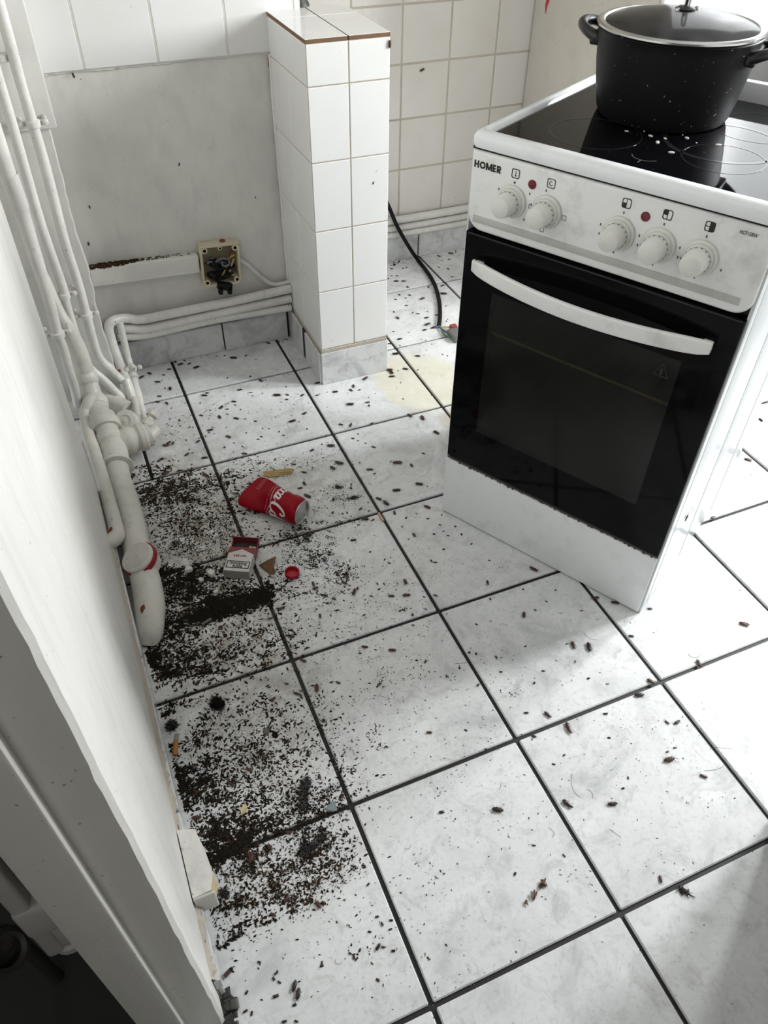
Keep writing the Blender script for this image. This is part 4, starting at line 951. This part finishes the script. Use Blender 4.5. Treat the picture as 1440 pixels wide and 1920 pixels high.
scatter('moist_brown_dirt', 'matted brown dirt and droppings on the tile corner beside the drain pipe', [(325, 925, .16, .12, -20, 1700, .005, .017, (5, 6, 2, 1)), (345, 960, .22, .16, 10, 1300, .004, .016, (5, 4, 3, 1)), (395, 905, .20, .05, -15, 380, .005, .016, BR), (300, 905, .1, .08, 0, 420, .005, .016, MX), (270, 925, .08, .10, 0, 350, .005, .015, MX), (445, 920, .08, .09, 0, 260, .005, .015, BR), (282, 880, .07, .05, 0, 220, .004, .014, BK)], 1)
scatter('brown_grit', 'fine sandy brown grit spread before the cigarette packet', [(395, 990, .16, .14, 20, 2300, .003, .009, (2, 4, 6, 1)), (360, 1030, .16, .10, 0, 900, .003, .010, MX), (440, 985, .08, .10, 0, 500, .003, .009, BR), (325, 1010, .1, .14, 0, 500, .004, .012, MX)], 2)
scatter('black_soil', 'black soil spilled between the drain elbow and the cigarette packet', [(365, 1080, .10, .05, -10, 900, .006, .018, BK), (400, 1150, .075, .030, -14, 2300, .005, .018, (14, 1, 0, 0)), (475, 1125, .065, .040, -25, 1900, .005, .018, (14, 1, 0, 0)), (410, 1130, .05, .035, 0, 800, .005, .018, (14, 1, 0, 0)), (345, 1105, .11, .07, 0, 1500, .005, .016, BK), (430, 1120, .18, .07, -14, 1000, .004, .014, BK), (340, 1150, .09, .08, 0, 900, .004, .015, BK), (315, 1190, .08, .07, 0, 900, .004, .015, BK), (305, 1075, .04, .04, 0, 350, .006, .018, BK), (290, 1232, .035, .05, 0, 700, .005, .017, BK), (440, 1090, .12, .06, 0, 500, .004, .012, BK)], 3)
scatter('mixed_crumbs', 'brown and black crumbs over the tile below the black soil', [(420, 1210, .26, .13, -12, 1300, .004, .015, MX), (350, 1240, .16, .10, 0, 900, .004, .016, MX), (480, 1190, .14, .10, 0, 450, .004, .013, BR), (390, 1255, .18, .06, -12, 600, .004, .014, MX), (298, 1260, .03, .14, -75, 600, .005, .017, BK)], 4)
scatter('skirting_dirt', 'black dirt gathered along the foot of the partition skirting', [(336, 1450, .02, .10, 75, 550, .005, .018, BK), (350, 1478, .03, .05, 75, 420, .005, .019, BK), (345, 1400, .03, .10, 75, 350, .004, .015, BK), (425, 1700, .02, .12, 75, 300, .004, .013, BK), (420, 1760, .018, .16, 75, 320, .004, .012, BK), (312, 1330, .02, .10, 75, 280, .004, .016, BK), (365, 1500, .03, .05, 60, 260, .004, .014, BK)], 5)
scatter('speckled_dirt', 'thick speckling of black and rust crumbs on the tile beside the orange butt', [(480, 1400, .26, .20, -15, 1500, .003, .013, MX), (430, 1360, .22, .12, -15, 900, .003, .013, MX), (420, 1520, .15, .09, -20, 1050, .004, .013, BK), (400, 1560, .09, .045, -25, 950, .005, .015, BK), (470, 1560, .11, .03, -23, 650, .004, .013, BK), (560, 1510, .16, .09, -20, 1800, .003, .010, BK), (450, 1460, .16, .12, 0, 800, .003, .012, MX), (495, 1415, .08, .10, 0, 500, .004, .012, BR), (430, 1595, .07, .020, -28, 700, .006, .016, (12, 2, 0, 0)), (590, 1520, .10, .05, -20, 700, .003, .010, BK), (380, 1460, .08, .1, 0, 500, .004, .013, BK)], 6)
scatter('front_speckles', 'dark and rust crumbs thinning out on the front tile past the wooden block', [(460, 1620, .10, .07, -20, 900, .003, .012, MX), (580, 1620, .13, .07, -15, 1200, .003, .010, MX), (560, 1670, .13, .06, -10, 800, .003, .009, BR), (470, 1660, .10, .08, 0, 550, .003, .010, MX), (600, 1585, .08, .05, -30, 600, .003, .009, BK), (475, 1605, .03, .025, 0, 160, .004, .012, BR), (540, 1690, .06, .02, 0, 200, .004, .010, BR), (440, 1730, .08, .09, 0, 260, .003, .009, MX)], 7)
scatter('fine_black_grit', 'fine black grit beside the bottle cap', [(575, 1040, .10, .09, 30, 1500, .002, .007, BK), (560, 1010, .07, .06, 0, 900, .002, .008, BK), (610, 1060, .12, .06, 30, 900, .002, .008, FN), (650, 1075, .05, .04, 0, 300, .002, .009, FN), (560, 1110, .16, .07, -10, 500, .003, .010, MX), (530, 1090, .1, .1, 0, 300, .003, .009, MX)], 8)
scatter('can_crumbs', 'crumbs and droppings around the crushed can', [(520, 1005, .16, .06, -15, 420, .004, .014, MX), (455, 950, .08, .14, 60, 380, .004, .015, MX), (560, 870, .3, .08, -15, 800, .002, .007, FN), (620, 930, .16, .16, 0, 500, .002, .008, FN), (470, 870, .10, .08, 0, 400, .002, .008, FN), (620, 985, .1, .06, 0, 160, .003, .010, FN)], 9)
scatter('sparse_crumbs', 'sparse dark crumbs over the tile before the cooker shadow edge', [(700, 1110, .34, .22, -15, 900, .0015, .007, FN), (640, 1200, .3, .16, -15, 700, .0015, .007, FN), (620, 1330, .26, .24, -15, 600, .0015, .006, FN), (760, 1270, .34, .18, -15, 600, .0015, .006, FN), (640, 1400, .12, .16, -15, 240, .002, .007, FN), (650, 1600, .2, .3, -15, 320, .0015, .006, FN), (820, 1380, .4, .3, 0, 420, .001, .005, FN)], 10)
scatter('light_specks', 'faint specks over the open floor tiles', [(1000, 1500, .7, .45, 0, 650, .001, .005, FN), (950, 1250, .4, .3, 0, 300, .001, .005, FN), (1250, 1400, .5, .4, 0, 300, .001, .006, FN), (620, 1780, .3, .2, 0, 350, .001, .007, FN), (900, 1780, .4, .2, 0, 200, .001, .005, FN), (800, 870, .4, .4, 0, 260, .0015, .006, FN), (1370, 950, .3, .5, 0, 120, .001, .006, FN), (480, 740, .6, .5, -15, 620, .002, .009, FN), (330, 800, .2, .3, 0, 260, .002, .010, BK), (780, 570, .4, .6, 0, 260, .002, .009, FN), (720, 1020, .4, .3, 0, 260, .001, .006, FN), (1060, 1090, .3, .3, 0, 160, .001, .005, FN)], 11)
scatter('corner_dirt', 'dark crumbs gathered along the foot of the back skirtings', [(275, 684, .12, .02, -12, 220, .004, .014, MX), (400, 655, .5, .015, -12, 160, .004, .012, BK), (530, 636, .03, .03, 0, 90, .004, .013, BK), (800, 474, .5, .03, -8, 500, .004, .016, MX), (740, 490, .06, .05, -8, 150, .005, .016, BK), (850, 465, .15, .03, -8, 200, .005, .018, MX)], 12)

# stray hairs
g = G(); rs = random.Random(5)
HR = [(1073, 1450, .07), (1320, 1445, .08), (1330, 1405, .06), (1290, 1225, .05), (1120, 1200, .05), (640, 1805, .02), (470, 1760, .06), (520, 1690, .05), (505, 1660, .04), (650, 1460, .03), (690, 1400, .04), (850, 1245, .04), (950, 1175, .03), (1035, 1570, .03), (958, 1572, .015), (990, 1585, .015), (935, 1480, .02), (560, 860, .05), (545, 805, .03), (730, 1135, .04), (760, 1590, .02), (620, 1340, .03), (930, 1180, .02), (1100, 1480, .03), (700, 900, .04), (1165, 1570, .03), (410, 1400, .05), (580, 1690, .04)]
for px, py, r in HR:
    c = fl(px, py); h_ = rs.uniform(0, 6.3); k = rs.uniform(-3.2, 3.2); kk = rs.uniform(-4, 4); x, y = c[0], c[1]; P = []
    for q in range(14): P.append((x, y, .0016)); h_ += (k+kk*(q/14-.5))/13; x += r*2.2/13*math.cos(h_); y += r*2.2/13*math.sin(h_)
    g.tube(P, .0007, 4, cap=False)
tag(ob('stray_hairs', g, M_hair, kind='stuff', ang=0), 'thin dark hairs curled on the floor tiles', 'hair')
# ------------------------------------------------------------------ dead cockroaches, one object each
def bug_mesh(name, m, seed, curl=0):
    rs = random.Random(seed); g = G(); n = 9; V = []
    prof = [(-.50, .02, .02), (-.40, .10, .06), (-.20, .18, .10), (.05, .20, .12), (.22, .185, .12), (.26, .16, .10), (.36, .17, .11), (.43, .12, .085), (.445, .08, .06), (.50, .06, .05), (.53, .015, .02)]
    for i, (x, w_, h_) in enumerate(prof):
        for k in range(n):
            a = 2*math.pi*k/n; V.append((x, w_*math.cos(a)*(1+rs.uniform(-.05, .05)), .11+curl*x*x+h_*math.sin(a)*(1 if math.sin(a) > 0 else .8)))
    F = [(i*n+k, (i+1)*n+k, (i+1)*n+(k+1) % n, i*n+(k+1) % n) for i in range(len(prof)-1) for k in range(n)]
    g.add(V, F)
    for s_ in (-1, 1): g.add([(.24, .0, .235), (.20, s_*.17, .19), (-.30, s_*.17, .165), (-.56, s_*.05, .12), (-.4, -.01*s_, .20)], [(0, 1, 2, 4), (4, 2, 3)])
    return mesh(name, g, m, 50)
def leg_mesh(seed):
    rs = random.Random(seed); g = G()
    for s_ in (-1, 1):
        for x, d in ((.30, .25), (.12, -.05), (-.08, -.35)):
            d += rs.uniform(-.15, .15); e = rs.uniform(.8, 1.2)
            g.tube([(x, s_*.10, .09), (x+d*.45, s_*(.10+.17*e), .10), (x+d, s_*(.10+.26*e), .012)], [.02, .014, .008], 4)
        g.tube([(.48, s_*.03, .1), (.72, s_*rs.uniform(.05, .22), .1), (.98, s_*rs.uniform(.05, .3), .03)], [.009, .007, .004], 3)
    return mesh('legs', g, M_leg, 60)
BM = {'d': [bug_mesh('cockroach', M_bug, k) for k in range(3)], 'r': [bug_mesh('cockroach', M_bugr, k+5) for k in range(3)]}
def wingless(seed, m):
    rs = random.Random(seed); g = G().bev(-.5, .45, -.22, .2, .02, .2, .09, 2, noise=.05); return mesh('cockroach', g, m, 40)
BM['f'] = [wingless(3, M_bug), wingless(4, M_bug)]
LM = [leg_mesh(k) for k in range(4)]
def region(x, y):
    """(where, landmark, its place on the floor)"""
    if y > 5.62 or (x > 1.72 and y > 4.95): return ('on the floor behind the pillar', 'the cable end', (2.54, 5.18))
    if y > 5.02: return ('by the back skirting', 'the pillar', (1.17, 5.2)) if x > 0 else ('under the back wall pipes', 'the stop valve', (-.37, 5.3))
    if y > 3.97: return ('on the floor past the drain branch', 'the capped spigot', (-.35, 4.37)) if x < 0 else (('on the sunlit tile without litter', 'the pillar', (1.17, 4.7)) if x < 1 else ('on the yellow-stained tile', 'the pillar', (1.17, 4.7)))
    if y > 2.97: return ('in the drain pipe dirt', 'the red seal', (-.72, 3.07)) if x < 0 else (('on the tile with the crushed can', 'the can top', (.45, 3.1)) if x < .99 else ('on the tile past the can', 'the cooker', (1.44, 2.85)))
    if y > 1.97: return ('in the black soil', 'the cigarette packet', (-.05, 2.95)) if x < 0 else (('on the tile with the bottle cap', 'the bottle cap', (.21, 2.66)) if x < 1 else ('on the tile before the drawer', 'the cooker', (1.44, 2.85)))
    if y > .97: return ('on the speckled tile', 'the orange butt', (-.76, 1.7)) if x < 0 else (('on the half-shaded tile', 'the black soil', (0, 2)) if x < 1 else ('on the shadow edge tile', 'the cooker', (2.2, 1.48)))
    return ('on the front tile', 'the wooden block', (-.76, .85)) if x < 0 else ('on the bright front tiles', 'the torn wing cases', (.6, .4))
NB = 0; BUGS = {}; FRAG = G()
def bug(px, py, L, a=None, kind='d', label=None, plane=None):
    global NB
    p = fl(px, py)
    if not inside(p[0], p[1]): return
    dist = np.linalg.norm(p-CC); ln = max(.018, min(.075, L*dist/F_PX*1.12)); rs = random.Random(int(px*31+py*7)); a = rs.uniform(0, 360) if a is None else a; h_ = ang(px, py, a+(180 if rs.random() < .5 else 0))
    if kind == 'f' and not label:
        X = Matrix.Translation((p[0], p[1], .0004)) @ Matrix.Rotation(h_, 4, 'Z') @ Matrix.Diagonal((ln, ln*rs.uniform(.8, 1.3), ln*.9, 1))
        FRAG.bev(-.5, .5, -.24, .2, 0, .22, .1, 1, X=X, noise=.05); return
    NB += 1; o = link('cockroach', rs.choice(BM[kind]), None, (p[0], p[1], .0004), (0, 0, h_)); o.scale = (ln, ln*rs.uniform(.9, 1.15), ln)
    if label: tag(o, label, 'cockroach')
    else: BUGS.setdefault((kind, region(p[0], p[1])), []).append((p, o))
    if kind != 'f' or rs.random() < .3: link('legs', rs.choice(LM), o)
    return o
def batch(x0, y0, sc, txt, shrink=1.0):
    for it in txt.split(';'):
        it = it.strip()
        if not it: continue
        f = it.split(','); k = 'd'; a = None
        if f[-1] in 'rdf': k = f.pop()
        if len(f) > 3: a = float(f[3])
        L = float(f[2])/sc*shrink
        if L < 5.4 and k == 'd': k = 'f'
        bug(x0+float(f[0])/sc, y0+float(f[1])/sc, L, a, k)
batch(240, 640, 4.8, '430,190,35,70;490,165,30,0;510,175,25,20;560,147,35,5;550,205,30,-25;470,210,45,-20;615,237,50,-20;760,105,20;800,135,18;870,130,18;950,153,55,5;1060,130,25,-60;1150,165,15;940,45,50,-20;1265,20,40,20;1090,20,45,-60;370,253,30,0;195,292,40,20;125,325,45,-30,r;320,305,25;270,368,40,0;380,430,45;335,425,20;285,497,35,10;265,548,40,5;350,560,40,50;690,490,45,5;712,467,30,5;895,330,20;1100,318,20;1195,357,40,35;1005,440,40,-10;1105,463,25,0;1120,492,20,-10;1340,488,60,0;955,546,40,10;965,575,22,20;840,598,45,-45;880,568,18;900,558,16;895,613,28,0;650,557,17;660,670,35,20;825,685,45,60,r;895,657,20,0;975,697,45,12;1055,700,20,-20;1147,720,25,0;1015,615,18;465,712,30,50;255,695,25;375,700,16;350,745,16;395,765,18,0;470,765,18;550,778,18,-10;585,775,14;740,803,50,-15;730,825,20,0;757,775,16;700,855,16;775,835,14;630,905,42,-35,r;905,863,50,25,r;523,890,20,50;350,940,50,-10,r;370,915,45,-30,r;405,920,40,-60,r;330,935,30,10,r;530,1023,45,-35;580,1005,20,0;550,975,18;690,1052,50,-8;1050,1015,45,10;970,1055,25,-20;660,860,22;870,955,22,-30;955,916,18;1030,948,14;1200,860,22,30;1170,884,22,-10;1360,815,22,-60;1330,683,16;1212,785,16;1270,788,18,0;1400,848,22,5;1065,825,12;285,1075,42,-30;265,1130,42,50;1325,1065,30,-60;110,1160,20;375,1080,16;405,1070,16;455,1078,18;400,1120,18;575,1110,18,-50;50,1200,40,20;1180,1215,24,40,r;1145,1022,18;700,1210,60,20,r;740,1280,60,40;340,1190,70,-15,r;560,1200,50,20,r;600,1340,45,30;520,1280,45,-20')
batch(520, 640, 4.235, '940,100,42,-10;1115,120,35,5;870,125,20,80;890,230,50,0,r;905,250,48,50;910,282,42,-5;960,234,14;1015,222,36,10;700,298,48,-35,r;605,358,36,80;585,390,34,30;460,404,40,-5;650,388,22,-20,r;580,503,52,0;718,487,34,-10;728,512,22,80;320,333,42,-10;318,430,26,-15;200,430,34,-30;80,427,28,20;75,463,22,0;10,430,28,5;70,362,16;215,575,38,-25;120,637,52,-15;173,640,14;505,663,34,10;582,668,40,-65;752,655,34,-20;1050,593,46,30,r;1152,612,54,65,r;1262,728,52,30;235,697,16;425,832,56,0;275,868,36,-30;490,970,66,12;440,1010,52,35;130,980,32,10;212,1043,38,10;280,1005,16;215,1133,44,60;180,1168,36,-10;240,1232,54,20;220,1218,18;445,1258,38,-60;765,843,34,20;600,774,22,0;640,737,18;700,810,18;640,790,14;1160,893,28,20;955,968,68,0,r;900,957,18;1065,987,38,60;735,1022,48,0;772,1052,22,-30;595,985,24,-60;655,965,16;1125,1137,56,5;1192,1154,14;945,1187,58,-5;805,1255,48,25;862,1288,58,38;930,1365,42,80;1190,1320,52,25,r;690,1412,62,10;765,1418,14;1023,1405,24,-60;1195,1410,20,0;1105,1370,14;1305,1380,12;585,1167,28,50;585,1135,14;480,1160,20;660,1333,32,-40;440,1362,26,-60;520,1370,20;555,1362,20;720,1280,14;725,1348,14;345,1187,12;240,965,14;1230,428,18;1115,228,16;1350,117,12;1312,105,12;1000,458,12;980,330,12;390,750,18')
batch(720, 460, 8, '180,205,70,0;280,195,50,-30;500,215,60,5;600,105,90,-10;400,160,80,-5;780,130,70,10;820,165,50,20;870,62,50,0;1000,125,70,8;975,215,36,0;340,335,32,60;115,355,40,0;285,345,35,0;820,330,30,20;865,230,25;960,355,46,60;625,375,30;180,542,62,0;290,542,60,0;115,460,30,0;195,460,34,0;1025,475,30;65,500,30,80;355,630,46,50;230,745,44,60;380,750,40,20;325,793,34,10;175,815,30,0;335,905,38,0;575,805,75,-20;755,712,30,0;880,607,62,-25;890,730,82,5;665,630,38,60;510,1030,42,5;430,1015,34,-30;640,1090,66,-10;655,1190,92,-20;735,1240,66,-20;605,1275,60,-15;795,1050,52,0;205,1095,64,40;235,1410,66,-10;170,1635,86,0;510,1665,62,5;320,1858,68,8;90,1480,52,0;150,1000,34,60;365,1305,24;140,1295,26,0;630,1425,26;715,1485,22;880,1640,24;950,1660,22;930,910,30;510,1870,30;240,1505,24;935,1140,28;955,1110,24')
batch(540, 940, 4, '885,125,22,-40;855,190,12;1050,130,20,0;945,255,40,60,r;905,285,14;1255,188,16,0;1165,225,14;1200,258,20,10;1095,247,20,0;1300,250,20,80;1375,320,16;1165,360,14;490,293,38,0;530,178,20;640,140,12;155,250,52,-40;265,440,42,40;190,625,46,70,r;205,655,42,-20,r;425,615,46,30,r;495,683,58,-70,r;520,655,26,-60,r;130,690,36,10;280,705,24,20;345,735,34,20,r;240,862,38,85;880,605,46,60,r;670,620,24,70,r;720,622,24,70,r;775,713,44,5,r;888,708,54,-5,r;625,712,26,25;1105,708,30,20;1105,460,28,5;1075,450,26,60;570,853,20;870,818,26,30;840,822,20,-30;935,852,26,80;938,930,20,0;75,898,24,-20;25,1018,42,-5;50,990,22,20;575,1095,46,10,r;780,1120,52,0,r;115,1197,44,20,r;215,1405,66,88,r;685,1372,30,-30;670,1390,18,-40;375,1362,34,20,r;1190,1312,22,60;1030,1205,32,-65;1285,1250,14;370,545,46,60;395,490,26,-10;365,1012,18;215,810,18,-30;215,990,14;725,438,18,-60;615,380,16;760,465,22,25;1020,718,18;455,665,14;320,858,14;965,1195,18,0;540,1142,20,0;1360,1135,12;1410,1145,12;1425,1380,30,-50')
batch(800, 960, 3.2727, '590,475,14;390,535,16,80;665,603,14;950,607,16,0;735,550,10;790,480,10;275,197,12;215,138,16,80;130,145,14;175,90,12;80,80,10;45,137,14;105,232,14;385,298,10;55,515,20,20;305,690,14;260,862,14;305,872,12;605,825,14;427,893,20,70;455,982,10;122,1010,18,60;715,975,16,0;912,918,10;660,1050,10;993,1022,10;1110,1055,10;613,1233,22,0;658,1378,26,10;240,1340,10;1255,763,28,10;1370,595,26,0;1335,597,18,-60')
batch(900, 1200, 2.667, '935,413,22,40;985,413,30,-30;627,370,20;645,490,10;420,577,12;975,540,14;937,560,10;368,622,8;715,742,8;740,690,8;270,1028,12,0;420,1078,14,50;175,1170,10;435,20,10;318,155,14,0;543,192,10;80,88,16,60;230,365,18,0;30,548,16')
batch(260, 1080, 4.5, '1110,360,54,-5,r;1210,275,74,-25,r;885,635,40,0;625,508,46,30,r;1290,513,40,0;1250,912,42,10;1100,940,36,-10;1135,1040,56,-50,r;620,875,64,-30;355,895,60,60;495,905,64,-50;1385,715,46,20,r;795,405,46,30;245,260,42,80;1330,995,60,20,r;1365,1010,50,50,r;820,685,46,-40;595,690,60,-30,r;855,1145,60,-25;410,1370,50,60,r;770,590,50,-20;265,710,60,60;180,830,50,70,r;880,1065,36,0;1060,1010,40,20;1345,375,24,-20;1270,180,30,60;945,1130,36,20', .72)
batch(280, 1280, 3.4286, '880,10,20,0,r;770,30,26,-20,r;795,110,44,-50,r;580,185,50,-30;1125,247,30,-70;1255,297,20,-40,r;1095,605,44,70,r;1145,690,20;1210,145,20,0;850,680,24,20;975,450,22;1240,735,50,-50,r;330,975,40,60,r;640,560,50,20,r;735,480,50,80,r;320,815,30,-20,r;895,965,50,10,r;650,1120,64,60,r;775,1060,56,50,r;855,1215,30,-20,r;880,1390,40,-60,r;1080,1420,30,60,r;1225,1200,44,-60,r;305,870,70,0,r;525,655,60,40,r', .72)
batch(400, 1560, 3.6, '425,953,24,-40;408,990,14;548,1167,16,-20;480,1280,26,-10;217,1210,26,-30;225,1083,14,-60;260,1225,14;1140,622,24,60;1195,658,16,-20;1105,573,12;1200,597,12;1055,675,12;1215,802,12;1148,778,12;990,798,12;950,845,10;968,857,10;732,905,10;925,820,10;310,880,10;445,1015,12;735,885,10;1110,1000,10;495,455,44,-70,r;465,268,32,0,r;350,285,40,-60,r;255,180,60,-70,r;405,560,36,30,r;330,590,12;1045,355,16,-50;560,1278,16,20')
# the ones that can be singled out
for px, py, L, a, k, lb in (
    (1000, 1068, 15, 25, 'r', 'plump brown cockroach lying near the middle of the cooker drawer foot'),
    (914, 1093, 10, 80, 'r', 'small brown cockroach just above the grout crossing in the cooker shadow'),
    (982, 1154, 13, -85, 'r', 'single reddish cockroach alone on the shaded tile before the drawer'),
    (1116, 1122, 13, -8, 'r', 'reddish cockroach on the grout line meeting the cooker foot'),
    (1153, 1131, 13, 10, 'd', 'black cockroach under the drawer edge near the cooker corner'),
    (1075, 1211, 15, 65, 'r', 'slim reddish cockroach just past the edge of the cooker shadow'),
    (1104, 1214, 17, 75, 'd', 'curled black and brown cockroach beside the slim reddish one'),
    (1310, 1245, 14, 60, 'r', 'brown cockroach on its back lying on the far right grout line'),
    (1221, 1279, 14, 30, 'r', 'broken brown cockroach in the grout line next to the crossing'),
    (1198, 1304, 15, -5, 'd', 'dark winged cockroach just under the grout line left of the crossing'),
    (1027, 1341, 14, 40, 'd', 'black curled cockroach above the long front grout line'),
    (1066, 1366, 20, 65, 'r', 'long brown cockroach just below the long front grout line'),
    (1064, 1508, 18, 35, 'd', 'brown-black cockroach with long feelers on the big front tile'),
    (1148, 1508, 15, -5, 'd', 'black hollow cockroach shell alone in the middle of the big front tile'),
    (1254, 1425, 18, -15, 'r', 'flattened brown cockroach with raised legs on the big front tile'),
    (1319, 1456, 11, 20, 'r', 'tiny reddish cockroach below the curved hair'),
    (1238, 1649, 11, 80, 'r', 'round brown cockroach close to the lower grout line'),
    (933, 1519, 17, 10, 'd', 'squashed black cockroach with stretched legs'),
    (828, 1523, 9, -10, 'f', 'black fragment lying apart on the tile past the grout line'),
    (1395, 1171, 15, 15, 'r', 'brown crushed cockroach on the white floor past the cooker corner'),
    (1403, 863, 11, 15, 'r', 'slim brown cockroach on the white floor behind the cooker side'),
    (1426, 788, 8, 40, 'f', 'black fragment on the white floor at the cooker back corner'),
    (1337, 971, 9, -20, 'd', 'dark cockroach at the grout end touching the cooker side'),
    (597, 1697, 13, 55, 'r', 'brown cockroach at the lower edge of the speckled dirt on the front tile'),
    (552, 1849, 15, -75, 'd', 'upper of two dark cockroaches side by side on the front tile'),
    (559, 1864, 15, -80, 'd', 'lower of two dark cockroaches side by side on the front tile'),
    (517, 1868, 9, -20, 'f', 'dark bug fragment left of the two side by side cockroaches'),
    (709, 1776, 11, -60, 'd', 'grey-brown cockroach near the grout line on the front tile'),
    (805, 1374, 9, 5, 'r', 'thin pale red cockroach left of the grout crossing')):
    bug(px, py, L, a, k, lb)
# torn wing cases on the front tile
def shard(px, py, s_, label, a, n=6):
    p = fl(px, py); t = thing('wing_fragment', label, 'insect fragment', tuple(p), (0, 0, a)); rs = random.Random(px)
    for k in range(n):
        l = s_*rs.uniform(.5, 1); w_ = l*rs.uniform(.25, .5); X = TR((rs.uniform(-.5, .5)*s_, rs.uniform(-.5, .5)*s_, .004+k*.002)) @ Matrix.Rotation(rs.uniform(0, 6), 4, 'Z') @ Matrix.Rotation(rs.uniform(-.3, .3), 4, 'X')
        ob('wing_case', G().prism([(-l, -w_*.4), (-l*.3, -w_), (l*.8, -w_*.7), (l, 0), (l*.7, w_*.8), (-l*.6, w_*.6)], 0, .003, X=X), M_bugr if k % 2 else M_leaf, t)
shard(1017, 1655, .026, 'heap of torn brown wing cases on the front tile, uppermost of three', .5, 7)
shard(1000, 1678, .022, 'square scrap of brown insect shell, middle of three on the front tile', 1.1, 4)
shard(987, 1695, .016, 'small brown shell piece, lowest of three on the front tile', .2, 3)
# two on the upright surfaces
def wallbug(p, nrm, up, L, label, kind='r'):
    o = link('cockroach', BM[kind][0], None); X = frame((p[0]*T, p[1]*T, p[2]*T), up, Vector(nrm).cross(Vector(up))); o.matrix_world = X @ Matrix.Scale(L, 4); tag(o, label, 'cockroach'); link('legs', LM[0], o); return o
u_ = Vector((.48597, -.87397, 0)); v_ = Vector((.87397, .48597, 0))
p = Vector((1.437, 2.8506, 0))+u_*(W+.0005)+v_*.30; wallbug((p.x, p.y, .64), u_, v_*.4+Vector((0, 0, 1)), .045, 'reddish cockroach stuck on the white side of the cooker')
wallbug((1.765, PY0-.0005, 2.60), (0, -1, 0), (.1, 0, 1), .05, 'dark red cockroach stuck at the top corner of the pillar front')
q = at(700, 343, 'y', PY0); wallbug((q[0], PY0-.0005, q[2]), (0, -1, 0), (.3, 0, 1), .02, 'tiny dark cockroach on the pillar front, middle tile row', 'd')
for px, py, lb in ((791, 131, 'dark moth-like cockroach on the alcove wall tiles'),): q = at(px, py, 'y', 6.668); wallbug((q[0], 6.6675, q[2]), (0, -1, 0), (1, 0, .3), .05, lb, 'd')
for px, py, L, lb in ((166, 457, .03, 'dark cockroach on the back wall above the trunking end'), (168, 388, .025, 'thin dark cockroach on the back wall beside the boxing edge'), (137, 140, .035, 'dark cockroach on the ledge under the upper wall tiles'), (336, 308, .025, 'small grey cockroach in the middle of the bare back wall'), (479, 370, .018, 'tiny cockroach high on the bare back wall near the pillar')):
    q = at(px, py, 'y', 5.585); wallbug((q[0], 5.5845 if py > 150 else 5.57, q[2]), (0, -1, 0), (random.uniform(-1, 1), 0, 1), L, lb, 'd')
q = at(506, 117, 'y', 5.57); o = ob('rust_plug', G().bev(-.012, .022, -.02, 0, -.035, .035, .006, 2), M_rust, loc=(q[0], 5.585, q[2])); tag(o, 'rust-brown wall plug at the top of the bare wall beside the pillar', 'wall plug')
ORD = [w + ' nearest' for w in ',second,third,fourth,fifth,sixth,seventh,eighth,ninth,tenth,eleventh,twelfth,thirteenth,fourteenth,fifteenth,sixteenth,seventeenth,eighteenth,nineteenth,twentieth'.split(',')]
for (kind, (where, mark, q)), L in BUGS.items():
    col = 'brown' if kind == 'r' else 'dark'; L.sort(key=lambda e: math.hypot(e[0][0]-q[0], e[0][1]-q[1]))
    for i, (p, o) in enumerate(L):
        j = len(L)-1-i; far = j < i and i > 9
        od = ORD[j].replace('nearest', 'farthest from') if far else ORD[i]+' to'
        tag(o, f'{col} cockroach {where}, {od.strip()} {mark}', 'cockroach', f'{col} cockroaches {where}')
tag(ob('cockroach_fragments', FRAG, M_bug, kind='stuff', ang=40), 'small dark cockroach bits and droppings dotted over the floor tiles', 'insect fragments')
print('bugs', NB, 'objects', len(S.objects))
